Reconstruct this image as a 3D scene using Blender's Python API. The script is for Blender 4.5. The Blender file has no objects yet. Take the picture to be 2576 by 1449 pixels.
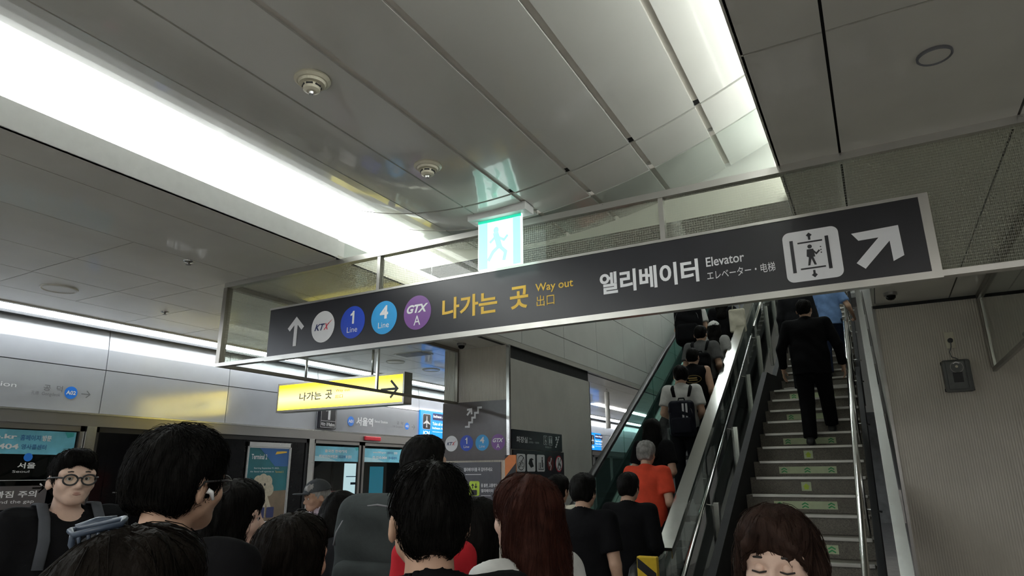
import bpy, bmesh, math, random
import numpy as np
from mathutils import Vector, Matrix

random.seed(7)
SC = bpy.context.scene
COL = SC.collection
R_ = math.radians

# ------------------------------------------------------------------ camera, world, exposure
EYE = Vector((0.0, 0.0, 1.65))
YAW, PITCH, ROLL, FPX = R_(28.78), R_(16.05), R_(0.4), 1627.0
cam_data = bpy.data.cameras.new('camera')
cam_data.sensor_width = 36.0
cam_data.lens = FPX / 2576.0 * 36.0
cam_data.clip_start = 0.05
cam_data.clip_end = 200
cam = bpy.data.objects.new('camera', cam_data)
COL.objects.link(cam)
cam.matrix_world = Matrix.Translation(EYE) @ Matrix.Rotation(YAW, 4, 'Z') @ Matrix.Rotation(PITCH, 4, 'X') @ Matrix.Rotation(ROLL, 4, 'Y') @ Matrix.Rotation(R_(90), 4, 'X')
SC.camera = cam
SC.view_settings.view_transform = 'Standard'
SC.view_settings.look = 'None'
SC.view_settings.gamma = 1.0
SC.view_settings.use_curve_mapping = False
SC.view_settings.exposure = -0.2
W = bpy.data.worlds.new('world')
SC.world = W
W.use_nodes = True
W.node_tree.nodes['Background'].inputs[0].default_value = (0.75, 0.8, 0.85, 1)
W.node_tree.nodes['Background'].inputs[1].default_value = 0.05

LIGHTS = dict(cove_left=12.0, cove_right=22.0, psd=38.0, well=55.0, yellow=1.9, exit=2.3, rear=46.0, blue=1.0)

# ------------------------------------------------------------------ materials
MATS = {}
def mat(name, col, rough=0.5, metal=0.0, noise=0.0, nscale=20.0, bump=0.0, bscale=200.0, coat=0.0, emit=0.0, ecol=None, spec=0.5, rnoise=0.0):
    if name in MATS: return MATS[name]
    m = bpy.data.materials.new(name); m.use_nodes = True
    nt = m.node_tree; p = nt.nodes['Principled BSDF']
    p.inputs['Base Color'].default_value = (*col, 1)
    p.inputs['Roughness'].default_value = rough
    p.inputs['Metallic'].default_value = metal
    p.inputs['Specular IOR Level'].default_value = spec
    if coat:
        p.inputs['Coat Weight'].default_value = coat; p.inputs['Coat Roughness'].default_value = 0.05
    tc = nt.nodes.new('ShaderNodeTexCoord')
    if noise or rnoise:
        n = nt.nodes.new('ShaderNodeTexNoise'); n.inputs['Scale'].default_value = nscale; n.inputs['Detail'].default_value = 5
        nt.links.new(tc.outputs['Object'], n.inputs['Vector'])
        if noise:
            r = nt.nodes.new('ShaderNodeValToRGB')
            r.color_ramp.elements[0].position = 0.3; r.color_ramp.elements[1].position = 0.7
            r.color_ramp.elements[0].color = (*[max(0, c * (1 - noise)) for c in col], 1)
            r.color_ramp.elements[1].color = (*[min(1, c * (1 + noise)) for c in col], 1)
            nt.links.new(n.outputs['Fac'], r.inputs['Fac']); nt.links.new(r.outputs['Color'], p.inputs['Base Color'])
        if rnoise:
            mr = nt.nodes.new('ShaderNodeMapRange'); mr.inputs['To Min'].default_value = rough * (1 - rnoise); mr.inputs['To Max'].default_value = min(1, rough * (1 + rnoise))
            nt.links.new(n.outputs['Fac'], mr.inputs['Value']); nt.links.new(mr.outputs['Result'], p.inputs['Roughness'])
    if bump:
        n2 = nt.nodes.new('ShaderNodeTexNoise'); n2.inputs['Scale'].default_value = bscale; n2.inputs['Detail'].default_value = 4
        nt.links.new(tc.outputs['Object'], n2.inputs['Vector'])
        b = nt.nodes.new('ShaderNodeBump'); b.inputs['Strength'].default_value = bump; b.inputs['Distance'].default_value = 0.01
        nt.links.new(n2.outputs['Fac'], b.inputs['Height']); nt.links.new(b.outputs['Normal'], p.inputs['Normal'])
    if emit:
        p.inputs['Emission Color'].default_value = (*(ecol or col), 1); p.inputs['Emission Strength'].default_value = emit
    MATS[name] = m
    return m

def glass_mat(name, tint, refl=0.05, rough=0.02, wire=False, body=0.0):
    """thin pane: tinted transparency under a fresnel reflection; optionally the wire net of wired glass"""
    if name in MATS: return MATS[name]
    m = bpy.data.materials.new(name); m.use_nodes = True
    nt = m.node_tree; nt.nodes.clear()
    out = nt.nodes.new('ShaderNodeOutputMaterial')
    tr = nt.nodes.new('ShaderNodeBsdfTransparent'); tr.inputs[0].default_value = (*tint, 1)
    gl = nt.nodes.new('ShaderNodeBsdfGlossy'); gl.inputs['Roughness'].default_value = rough
    lw = nt.nodes.new('ShaderNodeFresnel'); lw.inputs['IOR'].default_value = 1.5
    mx = nt.nodes.new('ShaderNodeMixShader')
    ge = nt.nodes.new('ShaderNodeNewGeometry'); iv = nt.nodes.new('ShaderNodeMath'); iv.operation = 'SUBTRACT'; iv.inputs[0].default_value = 1.0; nt.links.new(ge.outputs['Backfacing'], iv.inputs[1])
    ml = nt.nodes.new('ShaderNodeMath'); ml.operation = 'MULTIPLY'; nt.links.new(lw.outputs[0], ml.inputs[0]); nt.links.new(iv.outputs[0], ml.inputs[1])
    nt.links.new(ml.outputs[0], mx.inputs[0]); nt.links.new(tr.outputs[0], mx.inputs[1]); nt.links.new(gl.outputs[0], mx.inputs[2])
    last = mx
    if body:
        df = nt.nodes.new('ShaderNodeBsdfDiffuse'); df.inputs[0].default_value = (*tint, 1)
        m2 = nt.nodes.new('ShaderNodeMixShader'); m2.inputs[0].default_value = body
        nt.links.new(last.outputs[0], m2.inputs[1]); nt.links.new(df.outputs[0], m2.inputs[2]); last = m2
    if wire:
        tc = nt.nodes.new('ShaderNodeTexCoord'); br = nt.nodes.new('ShaderNodeTexBrick')
        br.offset = 0; br.inputs['Scale'].default_value = 1.0; br.inputs['Brick Width'].default_value = 0.0125; br.inputs['Row Height'].default_value = 0.0125
        br.inputs['Mortar Size'].default_value = 0.00035; br.inputs['Mortar Smooth'].default_value = 0
        sp = nt.nodes.new('ShaderNodeSeparateXYZ'); cb = nt.nodes.new('ShaderNodeCombineXYZ'); ad = nt.nodes.new('ShaderNodeMath')
        nt.links.new(tc.outputs['Object'], sp.inputs[0]); nt.links.new(sp.outputs['X'], ad.inputs[0]); nt.links.new(sp.outputs['Y'], ad.inputs[1])
        nt.links.new(ad.outputs[0], cb.inputs['X']); nt.links.new(sp.outputs['Z'], cb.inputs['Y']); nt.links.new(cb.outputs[0], br.inputs['Vector'])
        wd = nt.nodes.new('ShaderNodeBsdfDiffuse'); wd.inputs[0].default_value = (0.5, 0.5, 0.45, 1)
        m3 = nt.nodes.new('ShaderNodeMixShader')
        nt.links.new(br.outputs['Fac'], m3.inputs[0]); nt.links.new(last.outputs[0], m3.inputs[1]); nt.links.new(wd.outputs[0], m3.inputs[2]); last = m3
    nt.links.new(last.outputs[0], out.inputs[0])
    MATS[name] = m
    return m

def fluted_mat(name, col, rough, axis='X', pitch=0.018):
    """vertically ribbed wall tile: fine relief only"""
    m = mat(name, col, rough, noise=0.06, nscale=3.0)
    nt = m.node_tree; p = nt.nodes['Principled BSDF']
    tc = nt.nodes.new('ShaderNodeTexCoord'); w = nt.nodes.new('ShaderNodeTexWave')
    w.wave_type = 'BANDS'; w.bands_direction = axis; w.inputs['Scale'].default_value = 0.314 / pitch
    b = nt.nodes.new('ShaderNodeBump'); b.inputs['Strength'].default_value = 0.55; b.inputs['Distance'].default_value = 0.006
    nt.links.new(tc.outputs['Object'], w.inputs['Vector']); nt.links.new(w.outputs['Fac'], b.inputs['Height']); nt.links.new(b.outputs['Normal'], p.inputs['Normal'])
    return m

def granite_mat(name, col):
    m = mat(name, col, 0.55)
    nt = m.node_tree; p = nt.nodes['Principled BSDF']
    tc = nt.nodes.new('ShaderNodeTexCoord'); v = nt.nodes.new('ShaderNodeTexVoronoi'); v.inputs['Scale'].default_value = 160
    r = nt.nodes.new('ShaderNodeValToRGB'); r.color_ramp.elements[0].color = (*[c * 0.55 for c in col], 1); r.color_ramp.elements[1].color = (*[min(1, c * 1.4) for c in col], 1)
    n = nt.nodes.new('ShaderNodeTexNoise'); n.inputs['Scale'].default_value = 5
    mx = nt.nodes.new('ShaderNodeMix'); mx.data_type = 'RGBA'; mx.blend_type = 'MULTIPLY'; mx.inputs[0].default_value = 0.5
    nt.links.new(tc.outputs['Object'], v.inputs['Vector']); nt.links.new(tc.outputs['Object'], n.inputs['Vector'])
    nt.links.new(v.outputs['Color'], r.inputs['Fac']); nt.links.new(r.outputs['Color'], mx.inputs[6]); nt.links.new(n.outputs['Fac'], mx.inputs[7])
    nt.links.new(mx.outputs[2], p.inputs['Base Color'])
    return m

def backlit_mat(name, edge, core, strength):
    """lit acrylic face: brighter along the tube that runs behind its middle (local Z)"""
    m = bpy.data.materials.new(name); m.use_nodes = True
    nt = m.node_tree; p = nt.nodes['Principled BSDF']; p.inputs['Base Color'].default_value = (*edge, 1); p.inputs['Roughness'].default_value = 0.3
    tc = nt.nodes.new('ShaderNodeTexCoord'); sp = nt.nodes.new('ShaderNodeSeparateXYZ'); nt.links.new(tc.outputs['Generated'], sp.inputs[0])
    a = nt.nodes.new('ShaderNodeMath'); a.operation = 'SUBTRACT'; a.inputs[1].default_value = 0.42; nt.links.new(sp.outputs['Z'], a.inputs[0])
    b = nt.nodes.new('ShaderNodeMath'); b.operation = 'ABSOLUTE'; nt.links.new(a.outputs[0], b.inputs[0])
    r = nt.nodes.new('ShaderNodeValToRGB'); r.color_ramp.elements[0].position = 0.05; r.color_ramp.elements[0].color = (*core, 1)
    r.color_ramp.elements[1].position = 0.48; r.color_ramp.elements[1].color = (*edge, 1)
    nt.links.new(b.outputs[0], r.inputs[0]); nt.links.new(r.outputs[0], p.inputs['Emission Color']); p.inputs['Emission Strength'].default_value = strength
    MATS[name] = m
    return m

def brushed(name, col, rough=0.3, metal=0.9):
    return mat(name, col, rough, metal, rnoise=0.3, nscale=30)

M_panel = mat('ceiling_panel_enamel', (0.66, 0.65, 0.60), 0.22, 0, noise=0.03, nscale=2.0, rnoise=0.2, spec=0.6, coat=0.8)
M_tile = mat('ceiling_tile_paint', (0.62, 0.60, 0.54), 0.36, 0, noise=0.05, nscale=3.0, spec=0.5, coat=0.45)
M_dark = mat('joint_shadow_black', (0.02, 0.02, 0.02), 0.8, noise=0.2)
M_slab = mat('concrete_slab', (0.25, 0.25, 0.24), 0.9, noise=0.2, nscale=4)
M_white = mat('white_paint', (0.78, 0.78, 0.76), 0.45, noise=0.03)
M_fascia = mat('satin_aluminium_panel', (0.50, 0.51, 0.54), 0.15, 0.35, noise=0.04, nscale=4, spec=0.6)
M_header = brushed('header_aluminium', (0.32, 0.31, 0.30), 0.35)
M_steel = brushed('brushed_steel', (0.62, 0.62, 0.60), 0.24, 1.0)
M_steel2 = brushed('polished_steel', (0.72, 0.72, 0.69), 0.14, 1.0)
M_frame = brushed('screen_frame_steel', (0.30, 0.28, 0.25), 0.35, 0.9)
M_railfr = brushed('screen_rail_steel', (0.50, 0.49, 0.46), 0.32, 0.8)
M_black = mat('black_rubber', (0.012, 0.012, 0.013), 0.35, noise=0.2)
M_blackpan = mat('black_glass_panel', (0.006, 0.006, 0.007), 0.06, noise=0.1, spec=0.18)
M_sign = mat('sign_dark_film', (0.014, 0.014, 0.019), 0.32, noise=0.1, nscale=6, spec=0.5)
M_signgrey = mat('sign_grey_film', (0.10, 0.10, 0.115), 0.4, noise=0.08)
M_pilsign = mat('pillar_sign_brown_film', (0.10, 0.085, 0.085), 0.28, noise=0.08, spec=0.6)
M_ink = mat('white_ink', (0.80, 0.80, 0.82), 0.5, noise=0.02)
M_inkblk = mat('black_ink', (0.02, 0.02, 0.022), 0.5, noise=0.1)
M_inkgrey = mat('grey_ink', (0.14, 0.14, 0.15), 0.5, noise=0.05)
M_navy = mat('navy_ink', (0.02, 0.03, 0.12), 0.5, noise=0.05)
M_redink = mat('red_ink', (0.62, 0.03, 0.06), 0.5, noise=0.05)
M_yel = mat('yellow_ink', (0.80, 0.50, 0.05), 0.5, noise=0.03)
M_blue1 = mat('line_one_blue', (0.012, 0.06, 0.50), 0.4, noise=0.03)
M_blue4 = mat('line_four_blue', (0.03, 0.34, 0.72), 0.4, noise=0.03)
M_purple = mat('line_a_purple', (0.20, 0.07, 0.30), 0.4, noise=0.03)
M_bluetag = mat('station_tag_blue', (0.02, 0.20, 0.75), 0.4, noise=0.03)
M_flutedX = fluted_mat('fluted_tile_front', (0.60, 0.55, 0.47), 0.38, 'X')
M_flutedY = fluted_mat('fluted_tile_side', (0.64, 0.62, 0.57), 0.42, 'Y')
M_granite = granite_mat('stair_granite', (0.20, 0.18, 0.145))
M_floor = granite_mat('platform_granite', (0.36, 0.35, 0.33))
M_nosing = brushed('stair_nosing_metal', (0.50, 0.49, 0.46), 0.35, 0.7)
M_stick = mat('phosphor_sticker', (0.50, 0.58, 0.36), 0.5, noise=0.1, nscale=12)
M_green = mat('green_arrow_ink', (0.03, 0.30, 0.09), 0.5, noise=0.2)
M_lime = mat('lime_arrow_ink', (0.50, 0.68, 0.06), 0.5, noise=0.15)
M_orange = mat('orange_panel', (0.75, 0.22, 0.05), 0.4, noise=0.05)
M_ivory = mat('ivory_plastic', (0.66, 0.62, 0.48), 0.4, noise=0.05)
M_boxgrey = mat('phone_box_grey', (0.12, 0.125, 0.12), 0.45, noise=0.1, bump=0.1)
M_hy = mat('hazard_yellow', (0.75, 0.50, 0.03), 0.45, noise=0.08)
G_screen = glass_mat('wired_smoke_glass', (0.95, 0.96, 0.91), wire=True)
G_clear = glass_mat('clear_glass', (0.92, 0.95, 0.935))
G_green = glass_mat('green_balustrade_glass', (0.62, 0.81, 0.77), body=0.03)
G_door = glass_mat('platform_door_glass', (0.66, 0.70, 0.70))
E_cove = mat('cove_diffuser', (0.9, 0.9, 0.9), 0.4, emit=LIGHTS['cove_left'], ecol=(0.95, 1.0, 0.97))
E_cover = mat('cove_tube_right', (0.9, 0.9, 0.9), 0.4, emit=LIGHTS['cove_right'], ecol=(0.95, 1.0, 0.97))
E_psd = mat('platform_edge_tube', (0.9, 0.9, 0.9), 0.4, emit=LIGHTS['psd'], ecol=(0.86, 0.93, 1.0))
E_well = mat('stairwell_fill_glow', (0.9, 0.9, 0.9), 0.4, emit=LIGHTS['well'], ecol=(0.92, 1.0, 0.97))  # glow of the added stairwell fill lights
E_rear = mat('fill_and_ceiling_tube', (0.9, 0.9, 0.9), 0.4, emit=LIGHTS['rear'], ecol=(1.0, 0.98, 0.93))  # shared by the added fill lights and the ceiling lights past the pillar
E_yel = backlit_mat('backlit_yellow_acrylic', (1.0, 0.72, 0.0), (1.0, 0.93, 0.42), LIGHTS['yellow'])
E_exit = mat('exit_sign_face', (0.8, 1, 0.95), 0.3, emit=LIGHTS['exit'], ecol=(0.80, 1.0, 0.95))
E_exitg = mat('exit_sign_green', (0.02, 0.5, 0.3), 0.3, emit=0.8, ecol=(0.02, 0.80, 0.50))
E_blue = mat('backlit_blue_panel', (0.01, 0.25, 0.85), 0.3, emit=LIGHTS['blue'], ecol=(0.005, 0.22, 0.85))
E_ink = mat('backlit_white_letter', (0.9, 0.9, 0.95), 0.3, emit=1.0, ecol=(0.9, 0.95, 1.0))
E_screen = mat('reflected_display', (0.8, 0.95, 1), 0.3, emit=1.6, ecol=(0.75, 0.95, 1.0))  # door glass reflection, built as a glowing face
E_screen2 = mat('reflected_display_teal', (0.1, 0.5, 0.7), 0.3, emit=0.5, ecol=(0.05, 0.45, 0.65))

# ------------------------------------------------------------------ object helpers
def link_mesh(name, me, m, parent=None, smooth=False):
    if m is not None:
        me.materials.clear(); me.materials.append(m)
    if smooth:
        me.polygons.foreach_set('use_smooth', np.ones(len(me.polygons), dtype=bool))
    o = bpy.data.objects.new(name, me); COL.objects.link(o)
    if parent is not None: o.parent = parent
    return o

def obj(name, bm, m, parent=None, smooth=False):
    me = bpy.data.meshes.new(name); bm.to_mesh(me); bm.free()
    return link_mesh(name, me, m, parent, smooth)

def arr(name, V, F, m, parent=None, smooth=True):
    me = bpy.data.meshes.new(name)
    V = np.asarray(V, dtype=np.float32); F = np.asarray(F, dtype=np.int32)
    n = F.shape[1] if len(F) else 4
    me.vertices.add(len(V)); me.vertices.foreach_set('co', V.ravel())
    me.loops.add(F.size); me.loops.foreach_set('vertex_index', F.ravel())
    me.polygons.add(len(F)); me.polygons.foreach_set('loop_start', np.arange(len(F), dtype=np.int32) * n)
    try: me.polygons.foreach_set('loop_total', np.full(len(F), n, dtype=np.int32))
    except Exception: pass
    me.update(calc_edges=True); me.validate()
    return link_mesh(name, me, m, parent, smooth)

def empty(name, loc=(0, 0, 0), rz=0.0):
    o = bpy.data.objects.new(name, None); COL.objects.link(o); o.empty_display_size = 0.1
    o.location = loc; o.rotation_euler = (0, 0, rz)
    return o

def thing(o, label, cat, group=None):
    o['label'] = label; o['category'] = cat
    if group: o['group'] = group
    return o

def struct(o, label=None):
    o['kind'] = 'structure'
    if label: o['label'] = label
    return o

def bx(bm, x0, x1, y0, y1, z0, z1, bev=0.0):
    r = bmesh.ops.create_cube(bm, size=1.0, matrix=Matrix.Translation(((x0 + x1) / 2, (y0 + y1) / 2, (z0 + z1) / 2)) @ Matrix.Diagonal((abs(x1 - x0), abs(y1 - y0), abs(z1 - z0), 1)))
    if bev:
        es = list({e for v in r['verts'] for e in v.link_edges})
        bmesh.ops.bevel(bm, geom=es, offset=bev, segments=2, affect='EDGES', profile=0.6)
    return bm

def box(name, x0, x1, y0, y1, z0, z1, m, parent=None, bev=0.0):
    return obj(name, bx(bmesh.new(), x0, x1, y0, y1, z0, z1, bev), m, parent)

def tube_bm(bm, pts, r, seg=10, cap=True, flat=None):
    """sweep a circle (or a flat ellipse r x flat) along points"""
    pts = [Vector(p) for p in pts]; rings = []
    up = Vector((0, 0, 1))
    for i, p in enumerate(pts):
        d = (pts[min(i + 1, len(pts) - 1)] - pts[max(i - 1, 0)]).normalized()
        a = d.cross(up)
        if a.length < 1e-3: a = d.cross(Vector((1, 0, 0)))
        a.normalize(); b = a.cross(d).normalized()
        rr = r[i] if isinstance(r, (list, tuple)) else r
        rb = flat if flat else rr
        rings.append([bm.verts.new(p + a * math.cos(2 * math.pi * k / seg) * rr + b * math.sin(2 * math.pi * k / seg) * rb) for k in range(seg)])
    for i in range(len(rings) - 1):
        for k in range(seg):
            f = bm.faces.new((rings[i][k], rings[i][(k + 1) % seg], rings[i + 1][(k + 1) % seg], rings[i + 1][k])); f.smooth = True
    if cap:
        bm.faces.new(rings[0][::-1]); bm.faces.new(rings[-1])
    return bm

def tube(name, pts, r, m, parent=None, seg=10, flat=None):
    bm = tube_bm(bmesh.new(), pts, r, seg, True, flat)
    bmesh.ops.recalc_face_normals(bm, faces=bm.faces)
    return obj(name, bm, m, parent)

def lathe(name, prof, m, parent=None, seg=28, mtx=None):
    """profile of (radius, z) turned round Z"""
    bm = bmesh.new(); rings = []
    for r, z in prof:
        rings.append([bm.verts.new((r * math.cos(2 * math.pi * k / seg), r * math.sin(2 * math.pi * k / seg), z)) for k in range(seg)])
    for i in range(len(rings) - 1):
        for k in range(seg):
            bm.faces.new((rings[i][k], rings[i][(k + 1) % seg], rings[i + 1][(k + 1) % seg], rings[i + 1][k]))
    bm.faces.new(rings[0]); bm.faces.new(rings[-1])
    bmesh.ops.recalc_face_normals(bm, faces=bm.faces)
    if mtx is not None: bmesh.ops.transform(bm, matrix=mtx, verts=bm.verts)
    return obj(name, bm, m, parent)

def prism(name, poly, axis, a0, a1, m, parent=None):
    """polygon in the plane normal to axis, swept from a0 to a1"""
    bm = bmesh.new()
    def P(u, v, a): return {'X': (a, u, v), 'Y': (u, a, v), 'Z': (u, v, a)}[axis]
    A = [bm.verts.new(P(u, v, a0)) for u, v in poly]; B = [bm.verts.new(P(u, v, a1)) for u, v in poly]
    n = len(poly)
    for i in range(n): bm.faces.new((A[i], A[(i + 1) % n], B[(i + 1) % n], B[i]))
    bm.faces.new(A); bm.faces.new(B)
    bmesh.ops.recalc_face_normals(bm, faces=bm.faces)
    return obj(name, bm, m, parent)

# ------------------------------------------------------------------ flat print: lettering and pictograms
_txt = {}
def text_geo(s, bold=0.0, shear=0.0):
    key = (s, bold, shear)
    if key in _txt: return _txt[key]
    cu = bpy.data.curves.new('lettering', 'FONT'); cu.body = s; cu.size = 1.0; cu.offset = bold; cu.shear = shear
    cu.resolution_u = 4; cu.fill_mode = 'FRONT'
    o = bpy.data.objects.new('lettering', cu); COL.objects.link(o)
    dg = bpy.context.evaluated_depsgraph_get(); dg.update()
    me = o.evaluated_get(dg).to_mesh()
    V = [tuple(v.co[:2]) for v in me.vertices]; F = [tuple(p.vertices) for p in me.polygons]
    o.evaluated_get(dg).to_mesh_clear()
    bpy.data.objects.remove(o); bpy.data.curves.remove(cu)
    if not V: V = [(0, 0), (1, 0), (0, 1)]; F = [(0, 1, 2)]
    xs = [v[0] for v in V]; ys = [v[1] for v in V]
    _txt[key] = (V, F, min(xs), max(xs), min(ys), max(ys))
    return _txt[key]

class Print:
    """flat print on a face: origin o, right u, up v, outward n = u x v.  Shapes gather per (part name, material, layer)."""
    def __init__(self, o, u, v, parent):
        self.o = Vector(o); self.u = Vector(u); self.v = Vector(v); self.n = self.u.cross(self.v); self.parent = parent; self.b = {}
    def _bm(self, name, m, layer):
        k = (name, m.name, layer)
        if name in ('lettering', 'badge', 'pictogram_plate', 'arrow', 'chevron', 'green_band', 'motif'):
            self.cnt = getattr(self, 'cnt', 0) + 1; k = (name, m.name, (layer, self.cnt))      # each its own part
        if k not in self.b: self.b[k] = (bmesh.new(), m)
        return self.b[k][0]
    def P(self, x, y, layer): return self.o + self.u * x + self.v * y + self.n * (0.0012 * layer)
    def poly(self, name, m, pts, layer=1):
        bm = self._bm(name, m, layer)
        f = bm.faces.new([bm.verts.new(self.P(x, y, layer)) for x, y in pts])
        f.normal_update()
        if len(pts) > 4: bmesh.ops.triangulate(bm, faces=[f])
    def rect(self, name, m, x0, x1, y0, y1, layer=1): self.poly(name, m, [(x0, y0), (x1, y0), (x1, y1), (x0, y1)], layer)
    def rrect(self, name, m, x0, x1, y0, y1, r, layer=1):
        pts = []
        for cx, cy, a in ((x1 - r, y0 + r, -90), (x1 - r, y1 - r, 0), (x0 + r, y1 - r, 90), (x0 + r, y0 + r, 180)):
            pts += [(cx + r * math.cos(R_(a + 15 * k)), cy + r * math.sin(R_(a + 15 * k))) for k in range(7)]
        self.poly(name, m, pts, layer)
    def disc(self, name, m, cx, cy, rx, ry=None, layer=1, seg=40):
        ry = ry or rx
        self.poly(name, m, [(cx + rx * math.cos(2 * math.pi * k / seg), cy + ry * math.sin(2 * math.pi * k / seg)) for k in range(seg)], layer)
    def ring(self, name, m, cx, cy, rx, ry, w, layer=1, seg=40):
        bm = self._bm(name, m, layer)
        o_ = []; i_ = []
        for k in range(seg):
            a = 2 * math.pi * k / seg
            o_.append(bm.verts.new(self.P(cx + rx * math.cos(a), cy + ry * math.sin(a), layer))); i_.append(bm.verts.new(self.P(cx + (rx - w) * math.cos(a), cy + (ry - w) * math.sin(a), layer)))
        for k in range(seg): bm.faces.new((o_[k], o_[(k + 1) % seg], i_[(k + 1) % seg], i_[k]))
    def stroke(self, name, m, pts, w, layer=1):
        """thick line with mitred corners and square ends, one strip"""
        bm = self._bm(name, m, layer); n = len(pts); D = []
        for (x0, y0), (x1, y1) in zip(pts, pts[1:]):
            L = math.hypot(x1 - x0, y1 - y0) or 1; D.append(((x1 - x0) / L, (y1 - y0) / L))
        Lf, Rt = [], []
        for i, (x, y) in enumerate(pts):
            d0 = D[max(0, i - 1)]; d1 = D[min(n - 2, i)]
            mx, my = -(d0[1] + d1[1]), d0[0] + d1[0]; q = math.hypot(mx, my) or 1; mx /= q; my /= q
            c = max(.4, mx * -d1[1] + my * d1[0]); h = w / 2 / c
            ex = (-D[0][0] * w * .4, -D[0][1] * w * .4) if i == 0 else ((D[-1][0] * w * .4, D[-1][1] * w * .4) if i == n - 1 else (0, 0))
            Lf.append(bm.verts.new(self.P(x + mx * h + ex[0], y + my * h + ex[1], layer))); Rt.append(bm.verts.new(self.P(x - mx * h + ex[0], y - my * h + ex[1], layer)))
        for i in range(n - 1): bm.faces.new((Lf[i], Rt[i], Rt[i + 1], Lf[i + 1]))
    def text(self, m, s, x0, x1, y0, y1, bold=0.0, shear=0.0, layer=1, name='lettering'):
        """fit string s into the rectangle"""
        V, F, a, b, c, d = text_geo(s, bold, shear)
        bm = self._bm(name, m, layer)
        sx = (x1 - x0) / max(1e-6, b - a); sy = (y1 - y0) / max(1e-6, d - c)
        vs = [bm.verts.new(self.P(x0 + (x - a) * sx, y0 + (y - c) * sy, layer)) for x, y in V]
        for f in F:
            try: bm.faces.new([vs[i] for i in f])
            except ValueError: pass
    def arrow(self, m, cx, cy, L, ang, w, head, layer=1, name='arrow'):
        ca, sa = math.cos(R_(ang)), math.sin(R_(ang)); q = w / math.sqrt(2)
        T = (L / 2, 0); E1 = (L / 2 - head, head); E2 = (E1[0] - q, E1[1] - q); xi = E2[0] + (E2[1] - w / 2)
        half = [(-L / 2, w / 2), (xi, w / 2), E2, E1]
        pts = half + [T] + [(x, -y) for x, y in reversed(half)]
        self.poly(name, m, [(cx + x * ca - y * sa, cy + x * sa + y * ca) for x, y in pts], layer)
    def one(self, m, x0, x1, y0, y1, layer=1):
        """the numeral 1 with its flag"""
        W_, H_ = x1 - x0, y1 - y0
        self.poly('lettering', m, [(x0 + W_ * a, y0 + H_ * b) for a, b in ((.52, 0), (1, 0), (1, 1), (.62, 1), (.42, .86), (0, .76), (0, .62), (.52, .68))], layer)
    def done(self):
        res = []
        for (name, mn, layer), (bm, m) in self.b.items():
            for f in bm.faces:
                f.normal_update()
                if f.normal.dot(self.n) < 0: f.normal_flip()
            res.append(obj(name, bm, m, self.parent))
        self.b = {}
        return res

# the badges that recur on the station signs
def badges(p, cy, r, xs, ry=None):
    ry = ry or r
    x = xs[0]; p.disc('badge', M_ink, x, cy, r, ry, 1)
    p.text(M_navy, 'KT', x - r * .72, x + r * .18, cy - ry * .22, cy + ry * .2, 0.03, 0.35, 2)
    p.text(M_redink, 'X', x + r * .08, x + r * .55, cy - ry * .22, cy + ry * .2, 0.03, 0.35, 2)
    p.poly('lettering', M_redink, [(x + r * .40, cy + ry * .05), (x + r * .85, cy + ry * .42), (x + r * .55, cy + ry * .24)], 2)
    for x, mm, big in ((xs[1], M_blue1, '1'), (xs[2], M_blue4, '4')):
        p.disc('badge', mm, x, cy, r, ry, 1)
        w = .16 if big == '1' else .32
        if big == '1': p.one(M_ink, x - r * .20, x + r * .12, cy - ry * .10, cy + ry * .70, 2)
        else: p.text(M_ink, big, x - r * w, x + r * w, cy - ry * .08, cy + ry * .72, 0.03, 0, 2)
        p.text(M_ink, 'Line', x - r * .42, x + r * .42, cy - ry * .62, cy - ry * .28, 0.0, 0, 2)
    x = xs[3]; p.disc('badge', M_purple, x, cy, r, ry, 1)
    p.text(M_ink, 'GTX', x - r * .78, x + r * .78, cy - ry * .02, cy + ry * .48, 0.04, 0.3, 2)
    p.text(M_ink, 'A', x - r * .24, x + r * .24, cy - ry * .74, cy - ry * .18, 0.0, 0, 2)

def stairs_icon(p, m, x, y, s, w):
    pts = [(0, 0), (.22, 0), (.22, .2), (.42, .2), (.42, .42), (.6, .42), (.6, .64), (.8, .64), (.8, .88), (1, .88)]
    p.stroke('pictogram', m, [(x + a * s, y + b * s * 1.15) for a, b in pts], w)
    p.arrow(m, x + .25 * s, y + .82 * s, .5 * s, 50, w, .24 * s, 1.2, 'pictogram')

# ================================================================== THE SETTING
ZC = 3.03
floor = struct(box('floor', -7.2, 3.4, -7, 26, -0.12, 0, M_floor))
struct(box('wall_back', -7.2, 3.4, -7.2, -7.0, 0, 3.7, M_white))
struct(box('wall_far', -8.6, 3.4, 26, 26.2, -1, 8.5, M_slab))

# ceiling slab over the platform, open above the stairs
cs = bmesh.new()
bx(cs, -7.4, 3.4, -7, 4.92, 3.62, 3.72); bx(cs, -7.4, -3.47, 4.92, 26, 3.62, 3.72); bx(cs, 0.14, 3.4, 4.92, 26, 3.62, 3.72)
ceiling = struct(obj('ceiling', cs, M_slab))

def panel(x0, x1, y0, y1, m=M_tile, z=ZC, g=0.006, t=0.02, name='ceiling_panel'):
    return box(name, x0 + g / 2, x1 - g / 2, y0 + g / 2, y1 - g / 2, z, z + t, m, ceiling)
# black backing seen in the joints
bk = bmesh.new()
bx(bk, -6.02, -2.97, -7, 4.95, ZC + .022, ZC + .03); bx(bk, -6.02, -3.47, 4.95, 26, ZC + .022, ZC + .03)
bx(bk, -.22, 3.2, -7, 4.95, ZC + .022, ZC + .03); bx(bk, .14, 3.2, 4.95, 6.3, ZC + .022, ZC + .03)
bx(bk, -2.6, -.24, 3.5, 4.95, ZC + .022, ZC + .03)
obj('joint_backing', bk, M_dark, ceiling)
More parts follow.
